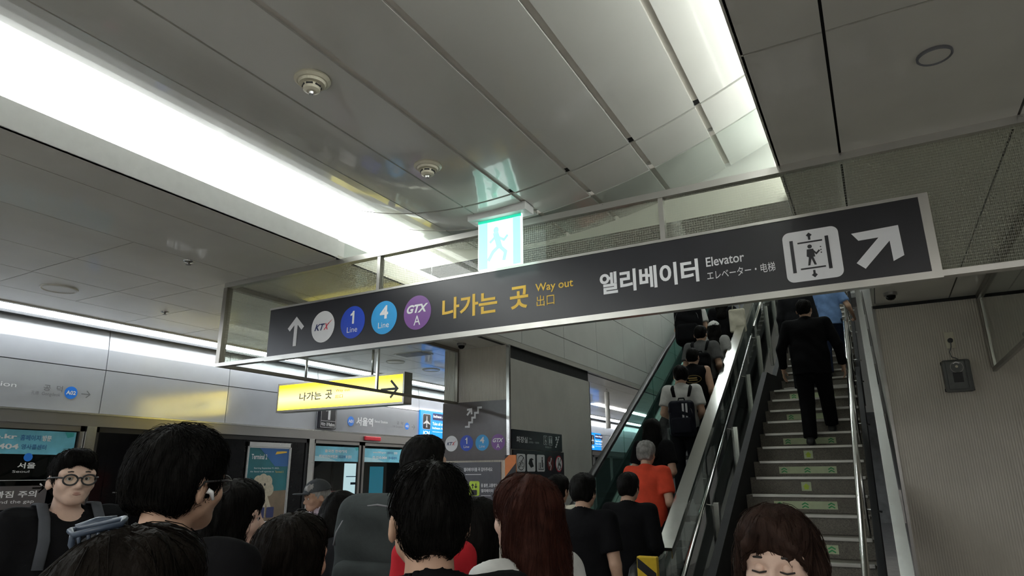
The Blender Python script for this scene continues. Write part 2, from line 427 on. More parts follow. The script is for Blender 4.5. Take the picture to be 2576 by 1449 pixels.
# left flat ceiling, strips of 0.6 m tiles
strips = [(-3.235, -2.955), (-3.82, -3.235), (-4.45, -3.82), (-5.0, -4.45), (-5.57, -5.0), (-6.02, -5.57)]
cuts = {0: [-7, -3.6, -.6, 2.99], 1: [-7, -3.3, -.9, 3.02], 2: [-7, -3, -.3, 2.15, 3.02], 3: [-7, -3, -.6, 1.55, 2.15, 2.75, 3.02], 4: [-7, -2.4, 0, 2.16, 2.75, 3.4], 5: [-7, -2, .9, 2.17, 3.4]}
for i, (a, b) in enumerate(strips):
    ys = list(cuts[i]); y = ys[-1]
    step = 1.2 if i < 2 else 0.6
    lim = 4.95 if i == 0 else 26
    while y < lim - .1:
        y = min(lim, y + (step if y < 11 else 3.0)); ys.append(y)
    for y0, y1 in zip(ys, ys[1:]):
        x1 = b
        if i == 1 and y0 >= 4.9: x1 = -3.47
        panel(a, x1, y0, y1)
# the ceiling beyond the smoke screen, up to the edge of the stair opening
for a, b in ((-2.62, -2.3), (-2.3, -1.65), (-1.65, -1.0), (-1.0, -.24)):
    panel(a, b, 3.5, 4.95)
# right flat ceiling
for a, b in ((-.235, .03), (.03, .68), (.68, 1.33), (1.33, 1.98), (1.98, 2.63), (2.63, 3.2)):
    for y0, y1 in ((-7, -3.5), (-3.5, -.73), (-.73, 2.07), (2.07, 4.9)):
        panel(a, b, y0, y1, g=0.010)
for a, b in ((.14, .68), (.68, 1.33), (1.33, 1.98), (1.98, 2.63), (2.63, 3.2)):
    panel(a, b, 4.9, 6.29, g=0.010)
# bulkhead behind the curved ceiling and edge of the opening
struct(box('trim_1', -2.62, -.235, 3.47, 3.5, 3.03, 3.6, M_panel))
struct(box('trim_8', -2.65, -2.62, 3.47, 4.95, 3.03, 3.6, M_panel))
struct(box('trim_2', -3.43, .12, 4.95, 4.99, 3.03, 3.72, M_panel))
# side faces of the two light coves (left one shows its lit lip)
lipL = bmesh.new(); bx(lipL, -2.975, -2.95, -7, .9, ZC, 3.155); bx(lipL, -2.975, -2.95, .905, 2.985, ZC, 3.155); bx(lipL, -2.985, -2.96, 2.99, 4.95, ZC + .0, 3.155)
struct(obj('trim_3', lipL, M_white))
struct(box('trim_4', -.238, -.222, -7, 4.95, ZC, ZC + .05, M_tile))

# ------------------------------------------------------------------ curved ceiling (bellied metal sheets)
def bz(x):
    d = x + 1.75
    return 3.048 + (0.215 if d < 0 else 0.152) * d * d
belly = struct(empty('ceiling_vault', (0, 0, 0)), 'shallow curved metal ceiling hanging between two light coves')
seams = [-2.56, -2.13, -1.80, -1.49, -1.17, -.835, -.515, -.26]
def sheet(xa, xb, y0, y1):
    bm = bmesh.new(); n = 6; t = 0.016
    pr = [(xa + (xb - xa) * i / n) for i in range(n + 1)]
    low = []; 
    for y in (y0, y1):
        low.append(([bm.verts.new((x, y, bz(x))) for x in pr], [bm.verts.new((x, y, bz(x) + t)) for x in pr]))
    (a, A), (b, B) = low
    for i in range(n):
        bm.faces.new((a[i], b[i], b[i + 1], a[i + 1])); bm.faces.new((A[i], A[i + 1], B[i + 1], B[i]))
        bm.faces.new((a[i], a[i + 1], A[i + 1], A[i])); bm.faces.new((b[i], B[i], B[i + 1], b[i + 1]))
    bm.faces.new((a[0], A[0], B[0], b[0])); bm.faces.new((a[n], b[n], B[n], A[n]))
    bmesh.ops.recalc_face_normals(bm, faces=bm.faces)
    return obj('curved_panel', bm, M_panel, belly)
M_batten = mat('batten_enamel', (0.62, 0.58, 0.52), 0.4, noise=0.04)
for y0, y1 in ((-7, -.4), (-.395, 2.722), (2.738, 3.04), (3.052, 3.44)):
    for k, (a, b) in enumerate(zip(seams, seams[1:])):
        g0 = 0.0 if k == 0 else (0.005 if k < 3 else 0.014); g1 = 0.0 if k == len(seams) - 2 else (0.005 if k < 2 else 0.014)
        sheet(a + g0, b - g1, y0, y1)
    for k, s in enumerate(seams[1:-1]):
        prism('batten', [(s - .018, bz(s) + .0075), (s + .018, bz(s) + .0075 + .004), (s + .018, bz(s) + .03), (s - .018, bz(s) + .03)], 'Y', y0 + .006, y1 - .03, M_batten, belly)
bm = bmesh.new()
for y0, y1 in ((2.70, 2.76),):
    for k in range(24):
        xa = -2.56 + k * (2.3 / 24); xb = xa + 2.3 / 24
        v = [bm.verts.new(p) for p in ((xa, y0, bz(xa) + .0175), (xb, y0, bz(xb) + .0175), (xb, y1, bz(xb) + .0175), (xa, y1, bz(xa) + .0175))]
        bm.faces.new(v)
obj('joint_backing', bm, M_dark, belly)
for s in seams[3:-1]:
    c = lathe('end_cap', [(.012, -.006), (.017, -.004), (.018, .006), (.012, .008)], M_railfr, belly, 14); c.location = (s, 2.995, bz(s) + .012)

# ------------------------------------------------------------------ light coves and tubes
cl = thing(empty('cove_light', (-2.96, 0, 3.2)), 'long white fluorescent cove light in the left ceiling trough', 'ceiling light')
for y0, y1 in ((-7, -3), (-2.99, .2), (.21, 2.0), (2.01, 4.94)):
    o = box('diffuser', -3.02, -2.985, y0, y1, 3.16, 3.40, E_cove, None); o.parent = cl; o.matrix_parent_inverse = Matrix.Translation((2.96, 0, -3.2))
o = box('housing', -3.08, -3.025, -7, 4.95, 3.14, 3.5, M_white); o.parent = cl; o.matrix_parent_inverse = Matrix.Translation((2.96, 0, -3.2))
o = box('cover_plate', -3.08, -2.60, -7, 4.95, 3.50, 3.52, M_white); o.parent = cl; o.matrix_parent_inverse = Matrix.Translation((2.96, 0, -3.2))
cr = thing(empty('cove_light', (-.12, 0, 3.3)), 'long white fluorescent cove light hidden behind right flat ceiling edge', 'ceiling light')
for y0, y1 in ((-7, -3), (-2.99, .2), (.21, 2.0), (2.01, 3.46)):
    o = tube('diffuser', [(-.13, y0, 3.24), (-.13, y1, 3.24)], .02, E_cover, None, 8); o.parent = cr; o.matrix_parent_inverse = Matrix.Translation((.12, 0, -3.3))
o = box('housing', -.06, -.03, -7, 3.46, 3.06, 3.60, M_white); o.parent = cr; o.matrix_parent_inverse = Matrix.Translation((.12, 0, -3.3))
o = box('cover_plate', -.27, -.03, -7, 3.46, 3.56, 3.58, M_white); o.parent = cr; o.matrix_parent_inverse = Matrix.Translation((.12, 0, -3.3))
pl = thing(empty('linear_light', (-6.4, 0, 3.1)), 'continuous white strip light running above the platform screen doors', 'ceiling light')
for k in range(11):
    y0 = -7 + k * 3.0
    o = box('diffuser', -6.44, -6.40, y0, y0 + 2.99, 3.055, 3.14, E_psd); o.parent = pl; o.matrix_parent_inverse = Matrix.Translation((6.4, 0, -3.1))
o = box('housing', -6.49, -6.445, -7, 26, 3.03, 3.2, M_dark); o.parent = pl; o.matrix_parent_inverse = Matrix.Translation((6.4, 0, -3.1))
struct(box('trim_5', -6.06, -6.02, -7, 26, 3.02, 3.25, M_tile))
struct(box('trim_6', -6.5, -6.02, -7, 26, 3.24, 3.27, M_white))
# added unseen fill lights behind the camera; ceiling lights over the far platform end
for k, (x, y) in enumerate(((1.0, -2.2), (2.2, -2.2), (1.0, -5), (-4.4, -3.2), (-4.4, -5.6))):
    t = thing(empty('ceiling_light', (x, y, 3.02)), ['added unseen fill light behind the camera, nearest on the right', 'added unseen fill light behind the camera, outermost on the right', 'added unseen fill light behind the camera, rearmost on the right', 'added unseen fill light behind the camera, nearer one on the left', 'added unseen fill light behind the camera, rearmost on the left'][k], 'ceiling light', 'added fill lights behind the camera')
    box('diffuser', -.15, .15, -.6, .6, 0, .008, E_rear, t); box('frame', -.18, .18, -.63, .63, .008, .014, M_white, t)
for k, y in enumerate((10.0, 14.5)):
    t = thing(empty('ceiling_light', (-5.0, y, 3.02)), ['long white ceiling light past the pillar, nearer one', 'long white ceiling light past the pillar, farther one'][k], 'ceiling light')
    box('diffuser', -.08, .08, -1.9, 1.9, 0, .008, E_rear, t); box('frame', -.1, .1, -1.93, 1.93, .008, .014, M_white, t)

# ------------------------------------------------------------------ platform edge wall with screen doors  (plane x = XW)
XW = -6.5
wl = struct(empty('wall_left', (XW, 0, 0)), 'satin metal fascia above the platform screen doors')
def wpart(name, x0, x1, y0, y1, z0, z1, m, par, bev=0):
    o = box(name, x0, x1, y0, y1, z0, z1, m, None, bev); o.parent = par; o.matrix_parent_inverse = Matrix.Translation(-par.location); return o
joints = [-7.0, -4.81, -3.41, -2.01, -.61, .79, 2.19, 3.595, 5.0, 6.40, 8.655, 10.05, 11.45, 12.85, 14.25, 15.65, 17.05, 19.3, 21.5, 23.7, 26]
for a, b in zip(joints, joints[1:]):
    wpart('fascia_panel', XW - .05, XW, a + .004, b - .004, 2.235, 2.645, M_fascia, wl)
    # upper panels lean back a little towards the strip light
    bm = bmesh.new()
    prof = [(XW, 2.653), (XW - .012, 2.85), (XW - .04, 3.05), (XW - .08, 3.05), (XW - .06, 2.653)]
    A = [bm.verts.new((x, a + .004, z)) for x, z in prof]; B = [bm.verts.new((x, b - .004, z)) for x, z in prof]
    for i in range(5): bm.faces.new((A[i], A[(i + 1) % 5], B[(i + 1) % 5], B[i]))
    bm.faces.new(A); bm.faces.new(B); bmesh.ops.recalc_face_normals(bm, faces=bm.faces)
    o = obj('fascia_panel', bm, M_fascia); o.parent = wl; o.matrix_parent_inverse = Matrix.Translation((-XW, 0, 0))
wpart('fascia_backing', XW - .12, XW - .085, -7, 26, 2.2, 3.3, M_dark, wl)
wpart('header_beam', XW - .06, XW + .012, -7, 26, 2.11, 2.215, M_header, wl)
wpart('header_trim', XW - .05, XW + .016, -7, 26, 2.217, 2.232, M_steel, wl)
struct(box('wall_track', -8.5, -8.3, -7, 26, -1.2, 3.7, M_dark))
struct(box('trim_7', -8.3, -6.6, -7, 26, -1.3, -1.2, M_dark))
struct(box('baseboard_left', XW - .06, XW + .005, -7, 26, 0, .28, M_header))

def screen_door(n, y0, y1, yc):
    d = struct(empty('door_%d' % n, (XW, y0, 0)), 'pair of glazed platform screen doors')
    for a in (y0, y1): wpart('post', XW - .06, XW + .012, a - .045, a + .045, .0, 2.11, M_steel, d)
    for a, b in ((y0 + .05, yc - .02), (yc + .02, y1 - .05)):
        wpart('glass_pane', XW - .035, XW - .027, a + .04, b - .04, .28, 2.06, G_door, d)
        fr = bmesh.new()
        for q in ((a, a + .04, .28, 2.11), (b - .04, b, .28, 2.11), (a, b, 2.06, 2.11), (a, b, .28, .34)):
            bx(fr, XW - .05, XW - .012, q[0], q[1], q[2], q[3])
        o = obj('leaf_frame', fr, M_header); o.parent = d; o.matrix_parent_inverse = Matrix.Translation(-d.location)
    return d
D1 = screen_door(1, .75, 3.55, 2.15); D2 = screen_door(2, 6.35, 8.62, 7.345)
D3 = screen_door(3, 11.5, 13.8, 12.65); D4 = screen_door(4, 16.2, 18.8, 17.5)
def fixed_panel(n, y0, y1, m=M_blackpan):
    w = struct(empty('wall_panel_%d' % n, (XW, y0, 0)), 'fixed dark glass panel between the screen doors')
    wpart('dark_pane', XW - .04, XW - .02, y0, y1, .28, 2.06, m, w)
    fr = bmesh.new()
    for q in ((y0, y0 + .03, .28, 2.11), (y1 - .03, y1, .28, 2.11), (y0, y1, 2.06, 2.11)): bx(fr, XW - .05, XW - .005, q[0], q[1], q[2], q[3])
    o = obj('pane_frame', fr, M_inkblk); o.parent = w; o.matrix_parent_inverse = Matrix.Translation(-w.location)
    return w
fixed_panel(1, 3.6, 6.30); fixed_panel(2, 8.67, 11.45, G_door); fixed_panel(3, 13.85, 16.15); fixed_panel(4, -2.0, .70); fixed_panel(5, 18.85, 26)

# wall print: station names on the fascia (as part of the wall)
pf = Print((XW + .001, 0, 0), (0, 1, 0), (0, 0, 1), wl)
pf.b = {}
def wallprint(p, parent):
    for o in p.done(): o.parent = parent; o.matrix_parent_inverse = Matrix.Translation(-parent.location)
pf.text(M_ink, 'Seoul Station', 2.32, 2.86, 2.405, 2.445)
pf.text(M_inkgrey, '공  덕', 3.075, 3.235, 2.40, 2.455, .01)
pf.text(M_inkgrey, '孔德', 2.985, 3.045, 2.358, 2.39); pf.text(M_inkgrey, 'Gongdeok', 3.07, 3.225, 2.350, 2.388)
pf.disc('badge', M_bluetag, 3.312, 2.403, .057); pf.text(M_ink, 'A02', 3.27, 3.354, 2.385, 2.421, .03, 0, 2)
pf.arrow(M_inkgrey, 3.446, 2.402, .085, 0, .009, .036)
pf.disc('badge', M_bluetag, 7.062, 2.385, .068); pf.text(M_ink, 'A01', 7.012, 7.112, 2.362, 2.408, .03, 0, 2)
pf.text(M_ink, '서울역', 7.175, 7.535, 2.335, 2.455, .03); pf.text(M_ink, 'Seoul Station', 7.57, 7.87, 2.40, 2.437)
pf.text(M_inkgrey, '공  덕', 8.09, 8.24, 2.40, 2.45, .01); pf.text(M_inkgrey, '孔德', 7.99, 8.05, 2.355, 2.385); pf.text(M_inkgrey, 'Gongdeok', 8.07, 8.24, 2.345, 2.385)
pf.disc('badge', M_bluetag, 8.345, 2.39, .055); pf.text(M_ink, 'A02', 8.305, 8.385, 2.373, 2.407, .03, 0, 2); pf.arrow(M_inkgrey, 8.51, 2.385, .09, 0, .01, .04)
wallprint(pf, wl)

# banners, stickers on the door glass
M_ban = mat('banner_sky_blue', (0.16, 0.50, 0.66), 0.45, noise=0.25, nscale=4)
M_banhi = mat('banner_pale_blue', (0.40, 0.68, 0.78), 0.45, noise=0.1, nscale=6)
M_band = mat('banner_dark_blue_ink', (0.04, 0.16, 0.36), 0.5, noise=0.1)
def banner(y0, y1, z0, z1, lines, label):
    t = thing(empty('glass_banner', (XW - .022, y0, z0)), label, 'banner')
    box('backing_film', -.003, 0, 0, y1 - y0, 0, z1 - z0, M_ban, t)
    p = Print((0.0005, 0, 0), (0, 1, 0), (0, 0, 1), t)
    for (m, s, a, b, c, d, bo) in lines: p.text(m, s, a, b, c, d, bo, 0, 2)
    p.poly('motif', M_banhi, [(0, 0), ((y1 - y0) * .5, 0), ((y1 - y0) * .3, .05), (0, .07)], 1)
    p.poly('motif', mat('banner_leaf_teal', (.05, .42, .45), .5, noise=.1), [(y1 - y0 - .02, .20), (y1 - y0 - .10, .20), (y1 - y0 - .07, .15), (y1 - y0 - .02, .165)], 1)
    p.done()
    return t
banner(2.3, 3.435, 1.845, 2.05, [(M_ink, '0404.go.kr', .18, .655, .115, .165, .03), (M_band, '홈페이지', .68, .84, .115, .165, .02), (M_ink, '방문', .855, .93, .115, .165, .03), (M_ink, '02-3210-0404', .10, .68, .04, .085, .03), (M_band, '영사콜센터', .70, .90, .04, .085, .02)], 'light blue banner on the leftmost glass door with white lettering')
banner(6.42, 7.30, 1.832, 2.028, [(M_ink, '출국전 한국까지', .2, .62, .115, .155, .03), (M_ink, '해외안전여행은', .1, .45, .04, .085, .03), (M_band, '외교부', .47, .6, .04, .085, .03), (M_ink, '와 함께', .61, .72, .04, .085, .03)], 'light blue banner on glass door left of the red lamp')
banner(7.39, 8.33, 1.832, 2.024, [(M_ink, 'www.0404.go.kr', .2, .5, .12, .155, .02), (M_band, '홈페이지', .53, .66, .12, .155, .02), (M_ink, '방문', .69, .77, .12, .155, .02), (M_ink, '02-3210-0404', .2, .52, .045, .085, .02), (M_band, '영사콜센터', .56, .76, .045, .085, .02)], 'light blue banner on glass door right of the red lamp')
t = thing(empty('red_lamp', (XW + .012, 7.52, 2.163)), 'red warning lamp over the middle of the glass doors', 'lamp')
box('lens', 0, .03, -.17, .17, -.03, .03, mat('red_lens', (.62, .03, .05), .3, noise=.05), t, .012); box('bracket', -.006, .004, -.18, .18, -.036, .036, M_header, t)
t = thing(empty('gap_sticker', (XW - .022, 2.55, 1.39)), 'grey rounded warning sticker on left glass door, white lettering', 'sticker')
p = Print((.0005, 0, 0), (0, 1, 0), (0, 0, 1), t)
p.rrect('backing_film', mat('sticker_grey', (.10, .09, .095), .4, noise=.05), 0, .72, 0, .19, .05, 1)
p.text(M_ink, '발 빠짐 주의', .22, .64, .095, .15, .02, 0, 2); p.text(M_ink, 'Please, mind the gap', .12, .63, .04, .075, 0, 0, 2); p.done()
t = thing(empty('station_sticker', (XW - .022, 2.60, 1.50)), 'white station name and arrow printed on left glass door', 'sticker')
p = Print((.0005, 0, 0), (0, 1, 0), (0, 0, 1), t)
p.text(M_ink, '서울', .40, .54, .225, .275, .02); p.text(M_ink, 'Seoul', .37, .5, .19, .21); p.rect('line', M_ink, .2, .66, .125, .129); p.arrow(M_ink, .60, .06, .10, 0, .012, .042); p.disc('badge', M_bluetag, .47, .32, .035)
p.done()
t = thing(empty('round_sticker', (XW - .022, 2.72, 1.18)), 'magenta round sticker on left glass door beside the frame edge', 'sticker')
p = Print((.0005, 0, 0), (0, 1, 0), (0, 0, 1), t); p.disc('backing_film', mat('magenta_ink', (.75, .05, .35), .5, noise=.05), 0.1, 0, .085); p.ring('rim', M_ink, .1, 0, .085, .085, .006, 2); p.done()
t = thing(empty('warning_sticker', (XW - .022, 6.70, 1.29)), 'maroon rounded sticker with pictograms on glass door behind the cap', 'sticker')
p = Print((.0005, 0, 0), (0, 1, 0), (0, 0, 1), t)
p.rrect('backing_film', mat('maroon_ink', (.10, .03, .03), .4, noise=.05), 0, .4, 0, .16, .04, 1); p.disc('pictogram', M_ink, .11, .09, .045, .05, 2); p.disc('pictogram', M_redink, .11, .09, .036, .04, 3)
p.poly('pictogram', M_lime, [(.22, .05), (.33, .05), (.275, .14)], 2); p.done()
# dark train display with its lettering
t = thing(empty('destination_display', (XW - .0195, 3.65, .6)), 'black destination screen with white and yellow lettering on dark panel', 'display')
box('screen', 0, .006, .1, 1.6, 0, 1.4, M_blackpan, t)
p = Print((.0065, 0, 0), (0, 1, 0), (0, 0, 1), t)
p.text(E_ink, '타는 곳', .37, .86, 1.30, 1.385, .02); p.text(M_yel, '김포공항', .345, .75, .985, 1.03, .01); p.text(M_ink, 'Gimpo', .33, .65, .93, .965)
p.rect('line', M_inkgrey, .2, 1.5, .9, .91); p.done()
# travel poster in a silver clip frame
t = thing(empty('poster_frame', (XW - .005, 5.35, 1.10)), 'travel poster of a white dog in a silver clip frame', 'poster')
fr = bmesh.new()
for q in ((0, .022, 0, .94), (.645, .667, 0, .94), (0, .667, 0, .022), (0, .667, .885, .94)): bx(fr, -.004, .014, q[0], q[1], q[2], q[3], .003)
obj('clip_frame', fr, M_steel, t)
M_teal = mat('poster_teal', (.02, .16, .19), .35, noise=.2, nscale=3)
box('print', -.002, .004, .02, .65, .02, .89, M_teal, t)
p = Print((.0045, 0, 0), (0, 1, 0), (0, 0, 1), t)
for a in ((.022, .032, .022, .885), (.635, .645, .022, .885), (.022, .645, .022, .032), (.022, .645, .872, .885)): p.rect('print_margin', M_ink, *a, 2)
p.poly('print_sky', mat('poster_blue', (.03, .13, .36), .35, noise=.15, nscale=4), [(.18, .872), (.635, .872), (.635, .66), (.43, .66)], 1)
p.poly('print_ground', mat('poster_sand', (.20, .15, .10), .4, noise=.25, nscale=5), [(.032, .032), (.635, .032), (.635, .38), (.032, .36)], 1)
p.text(M_ink, 'Terminal 2', .07, .30, .74, .80, .01, 0, 2)
p.text(M_ink, 'Starting September 9, 2025,', .12, .50, .625, .648, 0, 0, 2); p.text(M_ink, 'Air Seoul will operate at', .07, .42, .585, .608, 0, 0, 2); p.text(M_yel, 'Terminal 2', .44, .57, .585, .608, 0, 0, 2)
p.poly('plane_shape', M_yel, [(.42, .80), (.60, .825), (.60, .84), (.52, .84), (.44, .835)], 2)
M_fur = mat('poster_cream', (.50, .45, .34), .6, noise=.15, nscale=40)
p.disc('dog_print', M_fur, .27, .44, .13, .125, 2)
for i, (a, b) in enumerate(((-.1, -.05), (.1, -.05), (0, .06), (-.07, .04), (.07, .04))): p.disc('dog_print', M_fur, .27 + a, .44 + b, .07, .075, 2.2 + .1 * i)
p.poly('dog_print', M_fur, [(.18, .33), (.35, .33), (.42, .19), (.37, .17), (.34, .24), (.34, .08), (.2, .08)], 1.8)
p.rect('dog_shirt', M_ink, .21, .31, .20, .33, 3)
for a in (.235, .30): p.disc('dog_print_dark', M_inkblk, a, .45, .013, .015, 4)
p.disc('dog_print_dark', M_inkblk, .262, .42, .016, .014, 4)
p.rrect('suitcase_print', M_navy, .36, .47, .07, .19, .015, 3); p.rect('suitcase_print', M_navy, .2, .33, .07, .19, 2.5)
p.done()
# platform number board over the glass doors
t = thing(empty('platform_number_sign', (XW, 6.42, 2.25)), 'black platform number board with a white numeral one', 'sign')
box('board', 0, .05, 0, .31, 0, .33, M_sign, t, .01)
p = Print((.0505, 0, 0), (0, 1, 0), (0, 0, 1), t)
p.one(M_ink, .10, .185, .12, .295); p.text(M_ink, '타는 곳', .03, .155, .035, .082, .03); p.text(M_ink, 'Platform', .16, .275, .035, .082, .03)
for a in ((.015, .29, .1, .105), (.015, .29, .015, .02), (.015, .02, .015, .32), (.285, .29, .015, .32)): p.rect('border', M_ink, *a)
p.done()
# blue airport panels
def airport_panel(y0, label, w=.9):
    t = thing(empty('airport_sign', (XW, y0, 2.24)), label, 'sign')
    box('lit_face', 0, .03, 0, w, 0, .43, E_blue, t); box('rim', -.01, .004, -.006, w + .006, -.006, .436, M_steel, t)
    p = Print((.0305, 0, 0), (0, 1, 0), (0, 0, 1), t)
    p.rrect('pictogram_plate', M_ink, .055, .275, .125, .375, .03); p.rrect('pictogram_plate', M_sign, .062, .268, .132, .368, .026, 2)
    p.poly('pictogram', M_ink, [(.155, .15), (.165, .165), (.175, .15), (.185, .16), (.175, .19), (.178, .225), (.255, .205), (.255, .225), (.178, .27), (.176, .33), (.165, .348), (.154, .33), (.152, .27), (.075, .225), (.075, .205), (.152, .225), (.155, .19), (.145, .16)], 3)
    p.text(E_ink, 'ICN', .08, .25, .04, .10, .02)
    p.rrect('title_plate', M_navy, .33, .87, .29, .40, .02); p.text(E_ink, 'Incheon Airport', .35, .84, .315, .375, .02, 0, 2)
    p.text(E_ink, 'Take all trains for', .33, .85, .205, .255, .01); p.text(E_ink, 'Incheon Airport', .33, .80, .13, .18, .01); p.rect('line', E_ink, .33, .85, .095, .1)
    p.done()
airport_panel(8.66, 'bright blue airport sign with white plane, left of the pillar')
airport_panel(15.9, 'distant bright blue airport sign seen past the pillar', .75)
# glowing panel on the track wall, standing in for a reflection in the door glass
t = thing(empty('reflection_panel', (-8.28, 8.9, .7)), 'glowing white panel standing in for a reflection in the glass door', 'display')
box('case', 0, .05, -.3, .75, -.1, 1.35, M_dark, t)
box('lit_face', .05, .055, -.05, .45, 0, 1.15, E_screen, t); box('lit_face', .05, .055, .62, 1.0, -.2, 1.1, E_screen2, t)
p = Print((.056, 0, 0), (0, 1, 0), (0, 0, 1), t)
for z in (.3, .62, .92): p.rect('print', M_blue4, 0, .42, z, z + .015); p.rect('print', M_band, .12, .32, z - .13, z - .09)
p.done()

# ------------------------------------------------------------------ pillar block and right-hand wall
pil = struct(empty('wall_middle', (-3.43, 6.15, 0)), 'fluted tile wall block beside the escalator')
def cpart(name, x0, x1, y0, y1, z0, z1, m, par, bev=0):
    o = box(name, x0, x1, y0, y1, z0, z1, m, None, bev); o.parent = par; o.matrix_parent_inverse = Matrix.Translation(-par.location); return o
cpart('front_face', -4.28, -3.44, 6.16, 6.2, 0, 3.03, M_flutedX, pil)
cpart('side_face', -3.47, -3.43, 6.16, 8.48, 0, 2.885, M_flutedY, pil)
cpart('core', -4.26, -3.47, 6.2, 8.46, 0, 3.03, M_slab, pil)
cpart('dark_band', -3.48, -3.45, 6.2, 8.48, 2.885, 3.05, M_dark, pil)
cpart('corner_trim', -3.455, -3.42, 6.145, 6.18, 0, 3.03, M_steel, pil)
cpart('end_face', -4.26, -3.43, 8.46, 8.48, 0, 2.885, M_flutedX, pil)

wr = struct(empty('wall_right', (.12, 6.3, 0)), 'ribbed beige tile wall right of the stairs')
cpart('front_face', .12, 3.25, 6.3, 6.34, 0, 3.03, M_flutedX, wr)
cpart('side_face', .12, .16, 6.34, 16, 0, 6.6, M_tile, wr)
cpart('corner_trim', .112, .135, 6.288, 6.31, 0, 3.03, M_header, wr)
cpart('top_trim', .12, 3.2, 6.285, 6.3, 3.005, 3.03, M_dark, wr)
struct(box('wall_side', 3.2, 3.3, -7, 6.3, 0, 3.7, M_fascia))

# stairwell cladding on the left
cw = struct(empty('wall_stairwell', (-3.43, 5, 3.0)), 'white metal cladding panels lining the stairwell')
M_clad = mat('cladding_enamel', (0.76, 0.76, 0.72), 0.3, noise=0.04, nscale=3, rnoise=.2, coat=.15)
rows = [3.09, 3.36, 4.0, 4.66, 5.32, 5.98, 6.64]
ys = [4.99, 6.47, 7.65, 8.82, 10.0, 11.18, 12.36, 13.5, 14.7, 15.9]
for a, b in zip(ys, ys[1:]):
    for c, d in zip(rows, rows[1:]):
        cpart('cladding_panel', -3.46, -3.43, a + .005, b - .005, c + .005, d - .005, M_clad, cw)
cpart('backing', -3.52, -3.465, 4.99, 16, 3.03, 6.7, M_dark, cw)
cpart('soffit', -3.48, -3.425, 4.99, 16, 3.03, 3.088, M_tile, cw)
struct(box('wall_upper', -3.5, .2, 17.6, 17.7, 3, 7.5, M_clad))
struct(box('ceiling_upper', -3.6, .3, 4.0, 18, 7.4, 7.5, M_tile))
struct(box('floor_upper', -3.6, .14, 16.6, 18, 5.55, 5.66, M_floor))
struct(box('wall_upper_front', -3.6, .3, 4.0, 4.1, 3.7, 7.5, M_tile))
for k, (x, y) in enumerate(((-2.6, 8), (-.7, 8), (-2.6, 12), (-.7, 12), (-1.6, 15))):  # fill lights added out of view to brighten the stairwell
    t = thing(empty('stairwell_fill_light', (x, y, 7.38)), 'added unseen fill light in the upper hall over the ' + ['foot of the escalator', 'foot of the stairs', 'top of the escalator', 'top of the stairs', 'far landing'][k], 'ceiling light', 'added fill lights over the stairwell')
    box('diffuser', -.06, .06, -.7, .7, 0, .02, E_well, t); box('housing', -.1, .1, -.75, .75, .015, .03, M_white, t)

# ------------------------------------------------------------------ smoke screens (glass in a steel frame hung round the stair opening)
fs = thing(empty('glass_screen', (-4.085, 3.045, 2.42)), 'wired glass smoke screen carrying the long black sign', 'glass screen')
def fpart(name, x0, x1, y0, y1, z0, z1, m, par=fs, bev=0): return cpart(name, x0, x1, y0, y1, z0, z1, m, par, bev)
fpart('top_rail', -4.10, 3.15, 3.02, 3.07, 2.995, 3.03, M_railfr); fpart('bottom_rail', -4.10, 3.15, 3.02, 3.07, 2.405, 2.43, M_railfr)
fpart('corner_post', -4.105, -4.065, 3.02, 3.07, 2.43, 2.995, M_frame)
for x in (-2.63, -.80): fpart('mullion', x - .012, x + .012, 3.025, 3.065, 2.745, 2.995, M_railfr)
for a, b in ((-4.065, -2.64), (-2.62, -.81), (-.79, .9), (.9, 3.1)): fpart('glass_pane', a, b, 3.042, 3.048, 2.43, 2.995, G_screen)
bm = bmesh.new()      # pane between the rail and the curved ceiling
n = 14; xs_ = [-2.95 + (2.70) * i / n for i in range(n + 1)]
for y in (3.042,):
    lo = [bm.verts.new((x, y, 3.03)) for x in xs_]; hi = [bm.verts.new((x, y, (bz(x) - .004) if x > -2.56 else 3.16)) for x in xs_]
    for i in range(n): bm.faces.new((lo[i], lo[i + 1], hi[i + 1], hi[i]))
r = bmesh.ops.extrude_face_region(bm, geom=list(bm.faces)); bmesh.ops.translate(bm, vec=(0, .005, 0), verts=[g for g in r['geom'] if isinstance(g, bmesh.types.BMVert)])
bmesh.ops.recalc_face_normals(bm, faces=bm.faces)
o = obj('glass_pane', bm, G_clear); o.parent = fs; o.matrix_parent_inverse = Matrix.Translation(-fs.location)
ls = thing(empty('glass_screen', (-4.085, 3.08, 2.42)), 'glass smoke screen running back from left corner to the pillar', 'glass screen')
lp = lambda *a, **k: fpart(*a, par=ls, **k)
lp('top_rail', -4.105, -4.065, 3.075, 6.13, 2.99, 3.03, M_frame); lp('bottom_rail', -4.10, -4.07, 3.075, 6.13, 2.405, 2.43, M_frame)
lp('end_post', -4.105, -4.065, 6.105, 6.135, 2.43, 2.99, M_frame); lp('mullion', -4.095, -4.075, 4.75, 4.775, 2.43, 2.99, M_steel)
for a, b in ((3.08, 4.745), (4.78, 6.1)): lp('glass_pane', -4.088, -4.082, a, b, 2.43, 2.99, G_clear)
rs = thing(empty('glass_screen', (.88, 3.08, 2.42)), 'glass smoke screen running back to the beige wall on the right', 'glass screen')
rp = lambda *a, **k: fpart(*a, par=rs, **k)
rp('top_rail', .86, .90, 3.075, 6.28, 2.985, 3.03, M_frame); rp('bottom_rail', .868, .892, 3.075, 6.28, 2.40, 2.43, M_frame)
rp('end_post', .862, .898, 6.24, 6.28, 2.43, 2.985, M_frame); rp('end_post', .872, .888, 6.20, 6.225, 2.43, 2.985, M_steel)
rp('glass_pane', .877, .883, 3.08, 6.2, 2.43, 2.985, G_clear)

